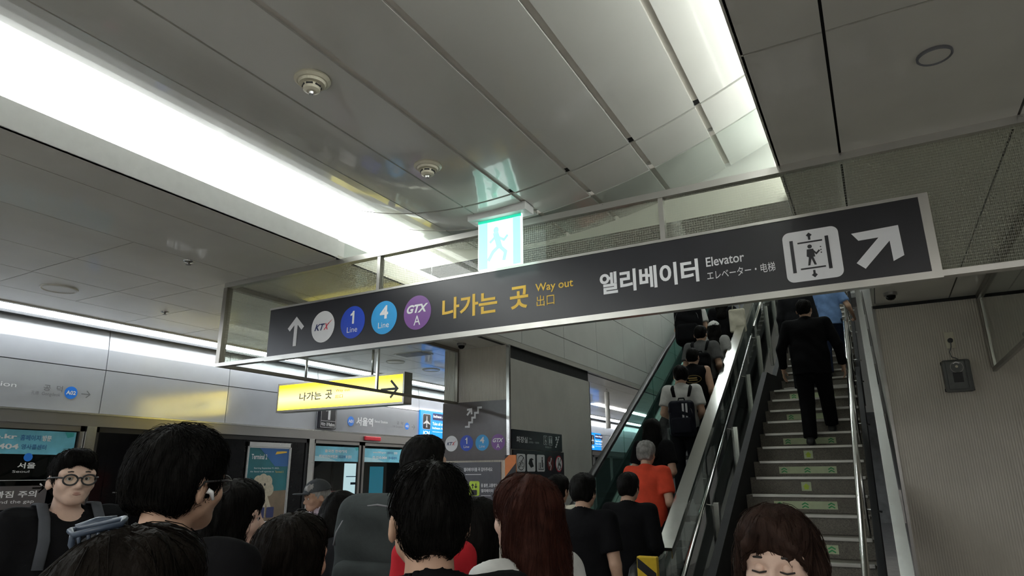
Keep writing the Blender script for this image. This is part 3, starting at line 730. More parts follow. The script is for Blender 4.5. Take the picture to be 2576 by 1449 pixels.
# ------------------------------------------------------------------ the long hanging sign
sg = thing(empty('direction_sign', (-3.54, 2.99, 2.42)), 'long black hanging sign with badges, yellow exit text and elevator symbol', 'sign')
SW, SH = 3.825, .325
box('board', 0, SW, 0, .028, 0, SH, M_sign, sg)
fr = bmesh.new()
bx(fr, -.005, SW + .035, -.004, .03, SH, SH + .014); bx(fr, -.005, SW + .035, -.012, .03, -.03, 0); bx(fr, SW, SW + .035, -.004, .03, 0, SH)
obj('sign_frame', fr, M_railfr, sg)
p = Print((0, -.0006, 0), (1, 0, 0), (0, 0, 1), sg)
p.arrow(M_ink, .258, .150, .20, 90, .030, .075)
badges(p, .153, .100, (.503, .755, 1.006, 1.258), .104)
p.text(M_yel, '나가는', 1.437, 1.805, .085, .212, .025); p.text(M_yel, '곳', 1.885, 1.998, .088, .215, .025)
p.text(M_yel, 'Way out', 2.042, 2.262, .155, .212, .012); p.text(M_yel, '出口', 2.048, 2.152, .085, .145)
p.text(M_ink, '엘리베이터', 2.41, 2.908, .098, .212, .028)
p.text(M_ink, 'Elevator', 2.945, 3.118, .162, .208, .012); p.text(M_ink, 'エレベーター・电梯', 2.945, 3.245, .096, .14, .004)
p.rrect('pictogram_plate', M_ink, 3.288, 3.514, .030, .262, .03)
for x in (3.322, 3.465): p.rect('pictogram', M_sign, x - .006, x + .008, .072, .222, 2)
for z in (.085, .205): p.rect('pictogram', M_sign, 3.348, 3.448, z - .003, z + .004, 2)
p.arrow(M_sign, 3.398, .232, .034, 90, .009, .012, 2, 'pictogram'); p.arrow(M_sign, 3.40, .058, .034, -90, .009, .012, 2, 'pictogram')
p.disc('pictogram', M_sign, 3.395, .184, .009, None, 2); p.poly('pictogram', M_sign, [(3.382, .172), (3.408, .172), (3.412, .135), (3.404, .135), (3.414, .098), (3.405, .098), (3.396, .128), (3.388, .098), (3.379, .098), (3.386, .135), (3.378, .14)], 2)
p.stroke('pictogram', M_sign, [(3.405, .165), (3.418, .148), (3.43, .16)], .007, 2.1)
for z in (.15, .163, .176): p.disc('pictogram', M_sign, 3.438, z, .003, None, 2, 8)
p.stroke('arrow', M_ink, [(3.592, .076), (3.70, .188)], .042); p.poly('arrow', M_ink, [(3.562, .212), (3.738, .218), (3.741, .085), (3.700, .066), (3.698, .178), (3.585, .176)], 1.2)
p.done()

# ------------------------------------------------------------------ exit sign
ex = thing(empty('exit_sign', (-1.665, 2.90, 2.73)), 'glowing green and white emergency exit sign under the ceiling', 'sign')
box('housing', -.185, .185, -.05, .05, .285, .335, M_white, ex, .006); box('mount', -.05, .05, -.03, .03, .335, .36, M_white, ex)
box('lit_face', -.137, .137, -.008, .008, 0, .285, E_exit, ex)
p = Print((0, -.0085, 0), (1, 0, 0), (0, 0, 1), ex)
E_exitp = mat('exit_sign_pale_green', (.5, .9, .8), .3, emit=0.95, ecol=(.38, 1.0, .82))
p.rect('green_band', E_exitp, -.132, -.075, .0, .27); p.rect('green_band', E_exitp, .085, .132, .0, .27, 1.01); p.rect('top_band', E_exitg, -.137, .137, .268, .285)
p.disc('running_figure', E_exitp, -.02, .215, .018, .02, 2)
p.stroke('running_figure', E_exitp, [(-.02, .19), (.0, .12)], .036, 2); p.stroke('running_figure', E_exitp, [(0, .12), (.04, .08), (.03, .04)], .022, 2.1); p.stroke('running_figure', E_exitp, [(0, .12), (-.04, .09), (-.065, .05)], .022, 2.2)
p.stroke('running_figure', E_exitp, [(-.02, .18), (.03, .15), (.05, .17)], .016, 2.3); p.stroke('running_figure', E_exitp, [(-.02, .18), (-.055, .15)], .016, 2.4)
p.done()

# ------------------------------------------------------------------ yellow backlit sign
ys_ = thing(empty('lightbox_sign', (-6.08, 5.35, 2.375)), 'backlit yellow hanging sign with black lettering and arrow', 'sign')
box('case', 0, 1.86, .012, .13, -.022, .31, M_frame, ys_)
fr = bmesh.new()
for q in ((0, 1.86, -.022, 0), (0, 1.86, .288, .31), (0, .02, 0, .288), (1.84, 1.86, 0, .288)): bx(fr, q[0], q[1], -.004, .014, q[2], q[3])
obj('sign_frame', fr, M_frame, ys_)
box('lit_face', .02, 1.84, 0, .01, 0, .288, E_yel, ys_)
p = Print((0, -.0005, 0), (1, 0, 0), (0, 0, 1), ys_)
p.text(M_inkblk, '나가는', .36, .70, .09, .185, .02); p.text(M_inkblk, '곳', .76, .86, .09, .19, .02); p.text(M_yel, 'Way out', .91, 1.12, .15, .19, .02); p.text(M_yel, '出口', .91, 1.02, .09, .13, .02)
p.arrow(M_inkblk, 1.67, .14, .24, 0, .026, .10); p.done()
for x in (.36, 1.36): tube('hanger_rod', [(x, .07, .31), (x, .07, .655)], .014, M_steel, ys_, 8)

# ------------------------------------------------------------------ small ceiling fittings
def detector(x, y, z, label):
    t = thing(empty('smoke_detector', (x, y, z)), label, 'smoke detector')
    lathe('base', [(.03, .004), (.064, .002), (.066, -.006), (.056, -.014), (.05, -.014), (.046, -.024), (.03, -.024)], M_ivory, t)
    lathe('chamber', [(.030, -.024), (.032, -.030), (.03, -.046), (.018, -.052), (.006, -.053)], M_ivory, t)
    for k in range(6):
        a = k * math.pi / 3; q = Matrix.Rotation(a, 4, 'Z')
        bm = bx(bmesh.new(), .029, .0335, -.012, .012, -.036, -.030); bmesh.ops.transform(bm, matrix=q, verts=bm.verts); obj('vent_slot', bm, M_inkblk, t)
    lathe('sensor_tip', [(.004, -.053), (.010, -.054), (.008, -.062), (.002, -.063)], M_steel, t, 12)
detector(-1.635, 1.465, bz(-1.64) - .001, 'cream smoke detector on the curved ceiling, nearer to the camera')
detector(-1.675, 2.235, bz(-1.68) - .001, 'cream smoke detector on the curved ceiling, nearer the exit sign')
def ceiling_disc(x, y, r, label, cat='speaker', m=M_tile):
    t = thing(empty('ceiling_speaker', (x, y, ZC)), label, cat)
    lathe('rim', [(r * .85, .003), (r, .002), (r, -.008), (r * .92, -.012), (r * .86, -.006)], m, t); lathe('grille', [(.002, -.007), (r * .86, -.006), (r * .86, .0), (.002, .0)], M_tile, t)
ceiling_disc(-5.29, 2.48, .125, 'round speaker grille in the left ceiling near the strip light')
ceiling_disc(-5.22, 6.42, .12, 'round speaker grille in the far ceiling above the yellow sign')
ceiling_disc(-5.22, 7.19, .12, 'farthest round speaker grille, between yellow sign and pillar')
ceiling_disc(.355, 2.39, .055, 'small round fitting in the right ceiling at top right', 'ceiling fitting', M_inkgrey)
def sprinkler(x, y, label):
    t = thing(empty('sprinkler', (x, y, ZC)), label, 'sprinkler')
    lathe('rosette', [(.01, .002), (.034, .0), (.032, -.006), (.012, -.01)], M_steel, t, 18); lathe('head', [(.006, -.008), (.008, -.02), (.018, -.024), (.017, -.027), (.004, -.028)], M_header, t, 14)
sprinkler(-5.29, 3.34, 'small sprinkler head in left ceiling just left of the sign corner'); sprinkler(-3.86, 2.55, 'small sprinkler head in left ceiling below the cove light')
t = thing(empty('air_vent', (-4.69, 6.1, ZC)), 'square slotted air vent in ceiling left of the pillar', 'vent')
box('frame', -.2, .2, -.12, .12, -.006, .0, M_tile, t)
for k in range(7): box('slat', -.18, .18, -.1 + k * .03, -.085 + k * .03, -.012, -.005, M_header, t)
for (x, y, lb) in ((.25, 5.86, 'small dark dome camera on ceiling above the beige wall'), (-3.85, 5.85, 'small dark dome camera on ceiling before the pillar')):
    t = thing(empty('dome_camera', (x, y, ZC)), lb, 'camera'); lathe('base', [(.01, .0), (.05, 0), (.05, -.02), (.04, -.026)], M_header, t, 20); lathe('dome', [(.037, -.026), (.034, -.045), (.02, -.058), (.003, -.062)], M_blackpan, t, 20)
t = thing(empty('hanging_tube', (-3.9, 10.4, 2.37)), 'slim white tube hanging from ceiling past the pillar', 'sign'); tube('tube', [(0, 0, 0), (0, 0, .6)], .04, M_white, t, 12); tube('hanger_rod', [(0, 0, .6), (0, 0, .66)], .01, M_steel, t, 8)

# ------------------------------------------------------------------ emergency phone and socket on the right wall
t = thing(empty('emergency_phone', (.63, 6.3, 2.385)), 'grey emergency phone box on beige wall under the socket', 'phone')
box('case', -.095, .095, -.085, 0, -.13, .125, M_boxgrey, t, .02); box('lid', -.075, .06, -.10, -.082, -.115, .115, M_boxgrey, t, .012)
p = Print((0, -.1005, 0), (1, 0, 0), (0, 0, 1), t); p.ring('emblem', M_header, -.0, .06, .045, .045, .004); p.disc('emblem', M_ivory, 0, .065, .01, None, 1); p.rect('speaker_slots', M_inkblk, -.035, .03, -.06, .02)
p.stroke('emblem', M_ink, [(-.02, .09), (0, .10), (.02, .09)], .006); p.done()
for x, z in ((-.088, .105), (.088, .105), (.088, -.11), (-.088, -.11)): box('lug', x - .012, x + .012, -.03, -.004, z - .012, z + .012, M_inkblk, t, .003)
t = thing(empty('wall_socket', (.63, 6.3, 2.68)), 'ivory power socket with plugged cord on beige wall', 'socket')
box('plate', -.033, .033, -.01, 0, -.068, .068, M_ivory, t, .003); q = lathe('plug', [(.004, .03), (.018, .028), (.02, .0), (.004, -.001)], M_inkblk, t, 16, Matrix.Rotation(R_(90), 4, 'X')); q.location = (0, -.008, -.005)
tube('cord', [(0, -.03, -.01), (-.004, -.03, -.06), (-.02, -.018, -.10), (-.012, -.012, -.14), (.02, -.014, -.155), (.03, -.012, -.17)], .004, M_inkgrey, t, 6)

# ------------------------------------------------------------------ signs on the pillar block
t = thing(empty('pillar_sign', (-4.285, 6.15, 1.795)), 'dark brown pillar sign with stairs symbol and four round badges', 'sign')
box('board', 0, .875, 0, .012, 0, .63, M_pilsign, t)
p = Print((0, -.0006, 0), (1, 0, 0), (0, 0, 1), t)
stairs_icon(p, M_ink, .31, .36, .2, .022); badges(p, .185, .085, (.125, .325, .525, .725)); p.done()
t = thing(empty('notice_board', (-4.27, 6.15, 1.28)), 'grey notice board with yellow elevator symbol below pillar sign', 'sign')
box('board', 0, .74, 0, .01, 0, .495, M_signgrey, t)
p = Print((0, -.0006, 0), (1, 0, 0), (0, 0, 1), t)
p.text(M_ink, '엘리베이터를 꼭 잡아주세요', .28, .64, .40, .44, .02); p.rect('line', M_ink, .30, .5, .365, .372)
p.rrect('pictogram_plate', M_lime, .35, .48, .15, .30, .02); p.rrect('pictogram', M_inkblk, .38, .45, .155, .21, .01, 2); p.arrow(M_inkblk, .395, .25, .05, 90, .01, .018, 2, 'pictogram'); p.arrow(M_inkblk, .435, .25, .05, -90, .01, .018, 2, 'pictogram')
p.text(M_ink, '몸 불편, 교통약자', .50, .70, .235, .275, .02); p.text(M_ink, '엘리베이터', .50, .65, .185, .22, .02); p.rect('line', M_ink, .5, .62, .15, .155); p.done()
t = thing(empty('hazard_board', (-3.42, 6.16, 1.2)), 'orange and black striped board at the corner beside the pillar', 'board')
box('board', 0, .012, -.1, .06, 0, .64, M_orange, t)
box('side', 0, .13, -.112, -.1, 0, .64, M_orange, t); p = Print((0, -.1125, 0), (1, 0, 0), (0, 0, 1), t); p.poly('stripe', M_inkblk, [(0, .33), (.13, .47), (.13, .56), (0, .42)]); p.poly('stripe', M_inkblk, [(0, .08), (.13, .2), (.13, .28), (0, .16)]); p.poly('stripe', M_inkblk, [(0, .64), (.0, .6), (.05, .64)]); p.done()
t = thing(empty('toilet_sign', (-3.415, 6.19, 1.91)), 'black sign with white toilet and stairs symbols on grey wall', 'sign')
box('board', -.012, .0, 0, 1.28, 0, .205, M_sign, t)
p = Print((.0006, 0, 0), (0, 1, 0), (0, 0, 1), t)
p.text(M_ink, '화장실', .10, .36, .07, .135, .02); p.text(M_ink, 'Toilet', .39, .46, .11, .13); p.text(M_ink, 'お手洗い・洗手间', .39, .64, .07, .092)
for a in (.76, .90): p.rrect('pictogram_plate', M_ink, a, a + .10, .065, .17, .012); p.rrect('pictogram_plate', M_sign, a + .006, a + .094, .071, .164, .01, 2)
p.disc('pictogram', M_ink, .80, .15, .01, .008, 3); p.ring('pictogram', M_ink, .81, .10, .022, .022, .007, 3); p.stroke('pictogram', M_ink, [(.80, .14), (.805, .11), (.83, .105)], .01, 3)
for a in (.925, .97): p.disc('pictogram', M_ink, a, .148, .009, .008, 3); p.rect('pictogram', M_ink, a - .012, a + .012, .085, .137, 3)
stairs_icon(p, M_ink, 1.08, .05, .12, .014); p.text(M_ink, '화장실 안', .80, .97, .03, .05); p.done()
t = thing(empty('rules_sign', (-3.41, 6.21, 1.40)), 'black board of five prohibition pictograms on the grey wall', 'sign')
box('board', -.017, .0, 0, 1.29, 0, .50, M_sign, t)
p = Print((.0006, 0, 0), (0, 1, 0), (0, 0, 1), t)
for k in range(3): p.rrect('pictogram_plate', M_ink, .07 + k * .24, .27 + k * .24, .275, .46, .02)
p.ring('pictogram', M_inkblk, .17, .367, .085, .08, .008, 2); p.stroke('pictogram', M_inkblk, [(.11, .31), (.23, .425)], .01, 2.1)
for a in (.135, .205): p.ring('pictogram', M_inkblk, a, .345, .03, .026, .006, 2)
p.stroke('pictogram', M_inkblk, [(.135, .345), (.16, .385), (.195, .385), (.205, .345)], .006, 2.2)
p.poly('pictogram', M_inkblk, [(.34, .36), (.37, .41), (.42, .42), (.47, .405), (.43, .395), (.47, .33), (.40, .315)], 2)
p.stroke('pictogram', M_inkblk, [(.59, .37), (.59, .30), (.72, .30), (.72, .37)], .008, 2); p.disc('pictogram', M_inkblk, .685, .425, .014, .013, 2); p.rect('pictogram', M_inkblk, .67, .70, .32, .41, 2); p.disc('pictogram', M_inkblk, .63, .365, .011, .01, 2); p.rect('pictogram', M_inkblk, .62, .64, .31, .355, 2)
p.disc('pictogram_plate', mat('dark_red_ink', (.16, .02, .02), .4, noise=.05), .90, .367, .09, .085, 1); p.disc('pictogram', M_ink, .925, .42, .013, .012, 2); p.stroke('pictogram', M_ink, [(.92, .405), (.89, .365), (.92, .335), (.90, .295)], .016, 2.1); p.stroke('pictogram', M_ink, [(.89, .365), (.86, .38), (.87, .34)], .012, 2.2)
p.disc('pictogram_plate', M_redink, 1.14, .365, .1, .095, 1); p.disc('pictogram_plate', M_ink, 1.14, .365, .086, .081, 2)
p.ring('pictogram', M_inkblk, 1.15, .335, .042, .04, .009, 3); p.disc('pictogram', M_inkblk, 1.12, .425, .013, .012, 3); p.stroke('pictogram', M_inkblk, [(1.12, .41), (1.125, .355), (1.17, .35), (1.19, .31)], .013, 3.1); p.stroke('pictogram', M_inkblk, [(1.08, .30), (1.20, .43)], .012, 3.2)
p.text(M_ink, '2. 이용안내', .78, 1.02, .175, .205); p.done()

# ================================================================== STAIRS
XL, XR = -1.21, -.13
def stair_nose(i): return 7.6 + .32 * i, 1.76 + .16 * i        # nosing line, i = -10 .. 6
st = thing(empty('staircase', (-.67, 4.4, 0)), 'long speckled granite staircase with metal nosings climbing beside the escalator', 'stairs')
def spart(name, bm, m, smooth=False, par=None):
    o = obj(name, bm, m, None, smooth); par = par or st
    o.parent = par; o.matrix_parent_inverse = Matrix.Translation(-st.location)
    return o
noses = [stair_nose(i) for i in range(-10, 7)] + [(10.72 + .32 * k, 2.88 + .16 * k) for k in range(18)]
step_me = None; nose_me = None
for n, (y, z) in enumerate(noses):
    dep = .34 if n != 16 else 1.22
    bm = bx(bmesh.new(), XL, XR, y, y + dep, z - .16 if n else 0, z - .001, .004)
    s = spart('step', bm, M_granite)
    bm = bx(bmesh.new(), XL + .06, XR - .02, y - .018, y + .035, z - .022, z + .006, .005)
    spart('nosing', bm, M_nosing)
# solid under the flight
prof = [(4.41, -.01)] + [(4.45, .0), (9.55, 2.55), (10.75, 2.70), (16.4, 5.52), (16.4, 4.9), (10.7, 2.1), (9.5, 2.0), (5.6, 0), (4.41, -.0)]
bm = bmesh.new(); A = [bm.verts.new((XL + .01, y, z)) for y, z in prof]; B = [bm.verts.new((XR - .01, y, z)) for y, z in prof]
for i in range(len(prof)): bm.faces.new((A[i], A[(i + 1) % len(prof)], B[(i + 1) % len(prof)], B[i]))
fa = [bm.faces.new(A), bm.faces.new(B)]; [q.normal_update() for q in fa]; bmesh.ops.triangulate(bm, faces=fa); bmesh.ops.recalc_face_normals(bm, faces=bm.faces)
spart('flight_body', bm, M_slab)
# arrow stickers on the risers
def stk(i, kind):
    y, z = stair_nose(i); xc = -.685
    e = empty('arrow_sticker', (0, 0, 0)); e.parent = st; e.matrix_parent_inverse = Matrix.Translation(-st.location)
    bmx = bmesh.new()
    p = Print((xc, y - .0015, z - .16), (1, 0, 0), (0, 0, 1), e)
    if kind == 'wide':
        p.rect('film', M_stick, -.275, .275, .035, .105)
        for cx in (-.225, 0, .225):
            for dz in (0, .026):
                p.stroke('chevron', M_green, [(cx - .024, .05 + dz), (cx, .064 + dz), (cx + .024, .05 + dz)], .011, 2)
    else:
        p.rect('film', M_stick, -.045, .045, .03, .115)
        p.poly('chevron', M_lime, [(-.02, .045), (.02, .045), (.02, .07), (.033, .07), (0, .102), (-.033, .07), (-.02, .07)], 2)
    p.done()
for i in (-8, -6, -4, -2, 0, 2, 4, 6): stk(i, 'wide')
for i in (-7, -5, -1, 1): stk(i, 'square')

# black stringer with its inclined steel cap on the left
def incline(name, x0, x1, line, t, m, par=None, thing_loc=None, cat=None):
    """bar of height t whose top edge follows the (y, z) polyline"""
    bm = bmesh.new(); n = len(line)
    poly = [(y, z) for y, z in line] + [(y, z - t) for y, z in reversed(line)]
    A = [bm.verts.new((x0, y, z)) for y, z in poly]; B = [bm.verts.new((x1, y, z)) for y, z in poly]
    for i in range(2 * n): bm.faces.new((A[i], A[(i + 1) % (2 * n)], B[(i + 1) % (2 * n)], B[i]))
    for i in range(n - 1):
        a, b, c, d = i, i + 1, 2 * n - 2 - i, 2 * n - 1 - i
        bm.faces.new((A[a], A[b], A[c], A[d])); bm.faces.new((B[d], B[c], B[b], B[a]))
    bmesh.ops.recalc_face_normals(bm, faces=bm.faces)
    return bm
def nz(y):
    if y <= 9.52: return 1.76 + .5 * (y - 7.6)
    if y <= 10.72: return 2.72
    return 2.88 + .5 * (y - 10.72)
M_stringer = mat('stringer_black_enamel', (.014, .014, .015), .6, noise=.2, nscale=5, spec=.15)
sl = [(4.3, .35), (5.0, nz(5.0) + .27), (9.5, nz(9.5) + .27), (9.9, 3.0), (10.5, 3.05), (11, nz(11) + .27), (16.3, nz(16.3) + .27)]
spart('stringer', incline('s', -1.275, XL, sl, .45, M_stringer), M_stringer)
sr_ = [(4.3, .35), (5.0, nz(5.0) + .25), (9.5, nz(9.5) + .25), (10.6, 3.0), (16.3, nz(16.3) + .25)]
spart('stringer', incline('s', XR, XR + .05, sr_, .45, M_stringer), M_stringer)
# stair-lift rail on the right
lr = thing(empty('lift_rail', (.05, 4.6, 0)), 'wide steel stair-lift rail running up along the beige wall corner', 'rail')
def lpart(name, bm, m, par, smooth=False):
    o = obj(name, bm, m, None, smooth); o.parent = par; o.matrix_parent_inverse = Matrix.Translation(-par.location); return o
ll = [(4.6, nz(4.6) + .5), (9.5, nz(9.5) + .5), (16, nz(9.5) + .5 + .5 * 6.5)]
lpart('top_plate', incline('a', .005, .085, ll, .03, None), M_steel, lr)
lpart('side_web', incline('a', .06, .075, [(y, z - .03) for y, z in ll], .32, None), M_inkblk, lr)
for y in (4.8, 6.2, 7.6, 9.0, 10.4, 12):
    lpart('bracket', bx(bmesh.new(), .075, .105, y - .02, y + .02, nz(9.5) * 0 + (1.76 + .5 * (y - 7.6)) + .2, (1.76 + .5 * (y - 7.6)) + .45), M_header, lr)
    lpart('foot', bx(bmesh.new(), .055, .08, y - .025, y + .025, min(nz(y) - .3, 0) if y < 5.5 else nz(y) - .35, (1.76 + .5 * (y - 7.6)) + .2), M_header, lr)
# hand rails of the stairs
def handrail(label, x, pts, post_ys, base):
    t = thing(empty('handrail', (x, pts[0][0], 0)), label, 'handrail')
    P_ = [(x, y, z) for y, z in pts]
    lpart('rail', tube_bm(bmesh.new(), P_, .021, 12), M_steel2, t)
    for y in post_ys:
        zz = np.interp(y, [q[0] for q in pts], [q[1] for q in pts])
        lpart('post', tube_bm(bmesh.new(), [(x, y, base(y)), (x, y, zz)], .014, 10), M_steel, t)
        lpart('bracket', tube_bm(bmesh.new(), [(x, y, base(y) + .35), (x + .12, y, base(y) + .33)], .009, 8), M_steel, t)
    return t
xr = -.17
handrail('lower round steel handrail on right side of the granite stairs', xr, [(4.25, .05), (4.25, .90), (4.40, nz(4.4) + .87), (9.45, nz(9.45) + .87), (9.6, nz(9.5) + .89), (9.62, nz(9.5) + .5), (9.62, 2.72)], (4.9, 6.4, 8.0, 9.2), lambda y: nz(y) - .16 + .0)
handrail('upper round steel handrail on right side of the granite stairs', xr, [(10.3, 2.72), (10.3, 3.58), (10.7, 3.75), (16, nz(16) + .87)], (11.2, 12.6, 14, 15.5), lambda y: nz(y) - .16)

# glass railing between escalator and stairs
SL = .577
def rz(y): return 2.13 + SL * (y - 7.86)
gr = thing(empty('glass_railing', (-1.46, 5.0, 0)), 'glass railing with round steel handrail between escalator and stairs', 'railing')
lpart('handrail', tube_bm(bmesh.new(), [(-1.53, 5.25, .05), (-1.53, 5.25, .55), (-1.53, 5.45, rz(5.45)), (-1.53, 10.6, rz(10.6))], .022, 12), M_steel2, gr)
lpart('handrail', tube_bm(bmesh.new(), [(-1.53, 11.0, rz(11.0)), (-1.53, 16.2, rz(16.2))], .022, 12), M_steel2, gr)
for k in range(8):
    y0 = 5.3 + k * 1.36; y1 = y0 + 1.33
    bm = bmesh.new()
    v = [bm.verts.new((x, y, z)) for x in (-1.445, -1.435) for y, z in ((y0, rz(y0) - .75), (y1, rz(y1) - .75), (y1, rz(y1) + .05), (y0, rz(y0) + .05))]
    for f in ((0, 1, 2, 3), (7, 6, 5, 4), (0, 4, 5, 1), (1, 5, 6, 2), (2, 6, 7, 3), (3, 7, 4, 0)): bm.faces.new([v[i] for i in f])
    lpart('glass_pane', bm, G_clear, gr)
for k in range(9):
    y = 5.28 + k * 1.36
    lpart('post', bx(bmesh.new(), -1.46, -1.41, y - .03, y + .03, max(0, rz(y) - 1.12), rz(y) - .05, .004), M_steel, gr)
    for dz in (.12, .6): 
        bm = bmesh.new(); bmesh.ops.create_uvsphere(bm, u_segments=10, v_segments=6, radius=.018, matrix=Matrix.Translation((-1.452, y + .06, rz(y) - dz)))
        lpart('bolt', bm, M_steel2, gr)
    lpart('bracket', tube_bm(bmesh.new(), [(-1.53, y, rz(y)), (-1.53, y, rz(y) - .07), (-1.45, y, rz(y) - .08)], .008, 8), M_steel, gr)

# ================================================================== ESCALATOR
def ez(y): return max(0.0, 1.21 + SL * (y - 7.9))
ESC0, ESC1 = -2.70, -1.80
es = thing(empty('escalator', (-2.27, 5.2, 0)), 'moving escalator full of riders with green glass sides and steel deck', 'escalator')
M_step = mat('escalator_step_metal', (.16, .16, .165), .4, .6, noise=.15)
for k in range(30):
    y = 5.1 + k * .405; z = math.floor((ez(y + .2)) / .2335 + .5) * .2335
    z = max(.012, ez(y + .2))
    bm = bx(bmesh.new(), ESC0 + .02, ESC1 - .02, y, y + .40, z - .26 if z > .3 else -.02, z, .004)
    for q in range(8):
        x = ESC0 + .06 + q * (ESC1 - ESC0 - .12) / 7; bx(bm, x - .02, x + .02, y + .01, y + .39, z, z + .006)
    lpart('step', bm, M_step, es)
lpart('comb_plate', bx(bmesh.new(), ESC0, ESC1, 4.2, 5.1, -.02, .008), M_steel, es)
dl = lambda o: [(5.2, .98 + o), (5.75, 1.02 + o), (6.0, 2.135 + SL * (6.0 - 7.77) + o + .02), (11.5, 2.135 + SL * (11.5 - 7.77) + o), (16.3, 2.135 + SL * (16.3 - 7.77) + o)]
for (a, b, nm) in ((-2.85, -2.75, 'L'), (-1.80, -1.70, 'R')):
    # skirt and truss side
    lpart('skirt', incline('k', a, b, [(4.9, .18), (5.6, .20), (16.3, .10 + SL * 10.7)], .5, None), M_steel if nm == 'L' else M_stringer, es)
    xm = (a + b) / 2
    gm = G_green if nm == 'L' else G_clear
    ysg = [5.25, 6.6, 8.0, 9.4, 10.8, 12.2, 13.6, 15.0, 16.3]
    top = dl(-.07); bot = [(4.9, .18), (5.6, .20), (16.3, .10 + SL * 10.7)]
    fz = lambda l, y: float(np.interp(y, [q[0] for q in l], [q[1] for q in l]))
    for y0, y1 in zip(ysg, ysg[1:]):
        bm = bmesh.new()
        v = [bm.verts.new((x, y, z)) for x in (xm - .006, xm + .006) for y, z in ((y0 + .004, fz(bot, y0)), (y1 - .004, fz(bot, y1)), (y1 - .004, fz(top, y1)), (y0 + .004, fz(top, y0)))]
        for f in ((0, 1, 2, 3), (7, 6, 5, 4), (0, 4, 5, 1), (1, 5, 6, 2), (2, 6, 7, 3), (3, 7, 4, 0)): bm.faces.new([v[i] for i in f])
        lpart('glass_pane', bm, gm, es)
# left: black rubber handrail on a steel track, with its round newel
for a, b in ((-2.84, -2.76), (-1.79, -1.71)):
    xm = (a + b) / 2
    hp = [(xm, 5.05, .62), (xm, 4.98, .80), (xm, 5.08, .95), (xm, 5.3, 1.0)] + [(xm, y, z) for y, z in dl(0)[1:]]
    lpart('handrail', tube_bm(bmesh.new(), hp, .042, 12, True, .024), M_black, es)
    lpart('handrail_track', incline('t', xm - .02, xm + .02, [(y, z - .025) for y, z in dl(0)], .035, None), M_steel2, es)
dk = [(5.5, 1.07), (5.60, 2.105 + .571 * (5.6 - 7.325)), (16.3, 2.105 + .571 * (16.3 - 7.325))]
lpart('deck', incline('d', -1.70, -1.57, dk, .025, None), M_steel2, es)
lpart('deck_edge', incline('d', -1.578, -1.57, [(y, z - .02) for y, z in dk], .06, None), M_steel, es)
lpart('side_glass', incline('d', -1.64, -1.632, [(y, z - .03) for y, z in dk], .75, None), G_clear, es)
lpart('outer_cladding', incline('d', -2.93, -2.90, [(y, z - .62) for y, z in dl(0)], .9, None), M_stringer, es)
lpart('truss_cover', incline('d', -2.9, -1.70, [(5.9, .0), (16.3, .0 + SL * 10.4)], .6, None), M_stringer, es)
# hazard striped end cap at the foot of the right balustrade
hb = thing(empty('hazard_post', (-1.61, 4.98, 0)), 'yellow and black striped end post at the escalator foot', 'post')
box('post', -.075, .075, -.03, .03, 0, 1.06, M_hy, hb, .008)
p = Print((-.075, -.0315, 0), (1, 0, 0), (0, 0, 1), hb)
for k in range(7):
    z0 = .03 + k * .142
    p.poly('stripe', M_inkblk, [(.006, z0 + .10), (.144, z0), (.144, z0 + .07), (.006, z0 + .17)], 1 + .01 * k)
p.done()

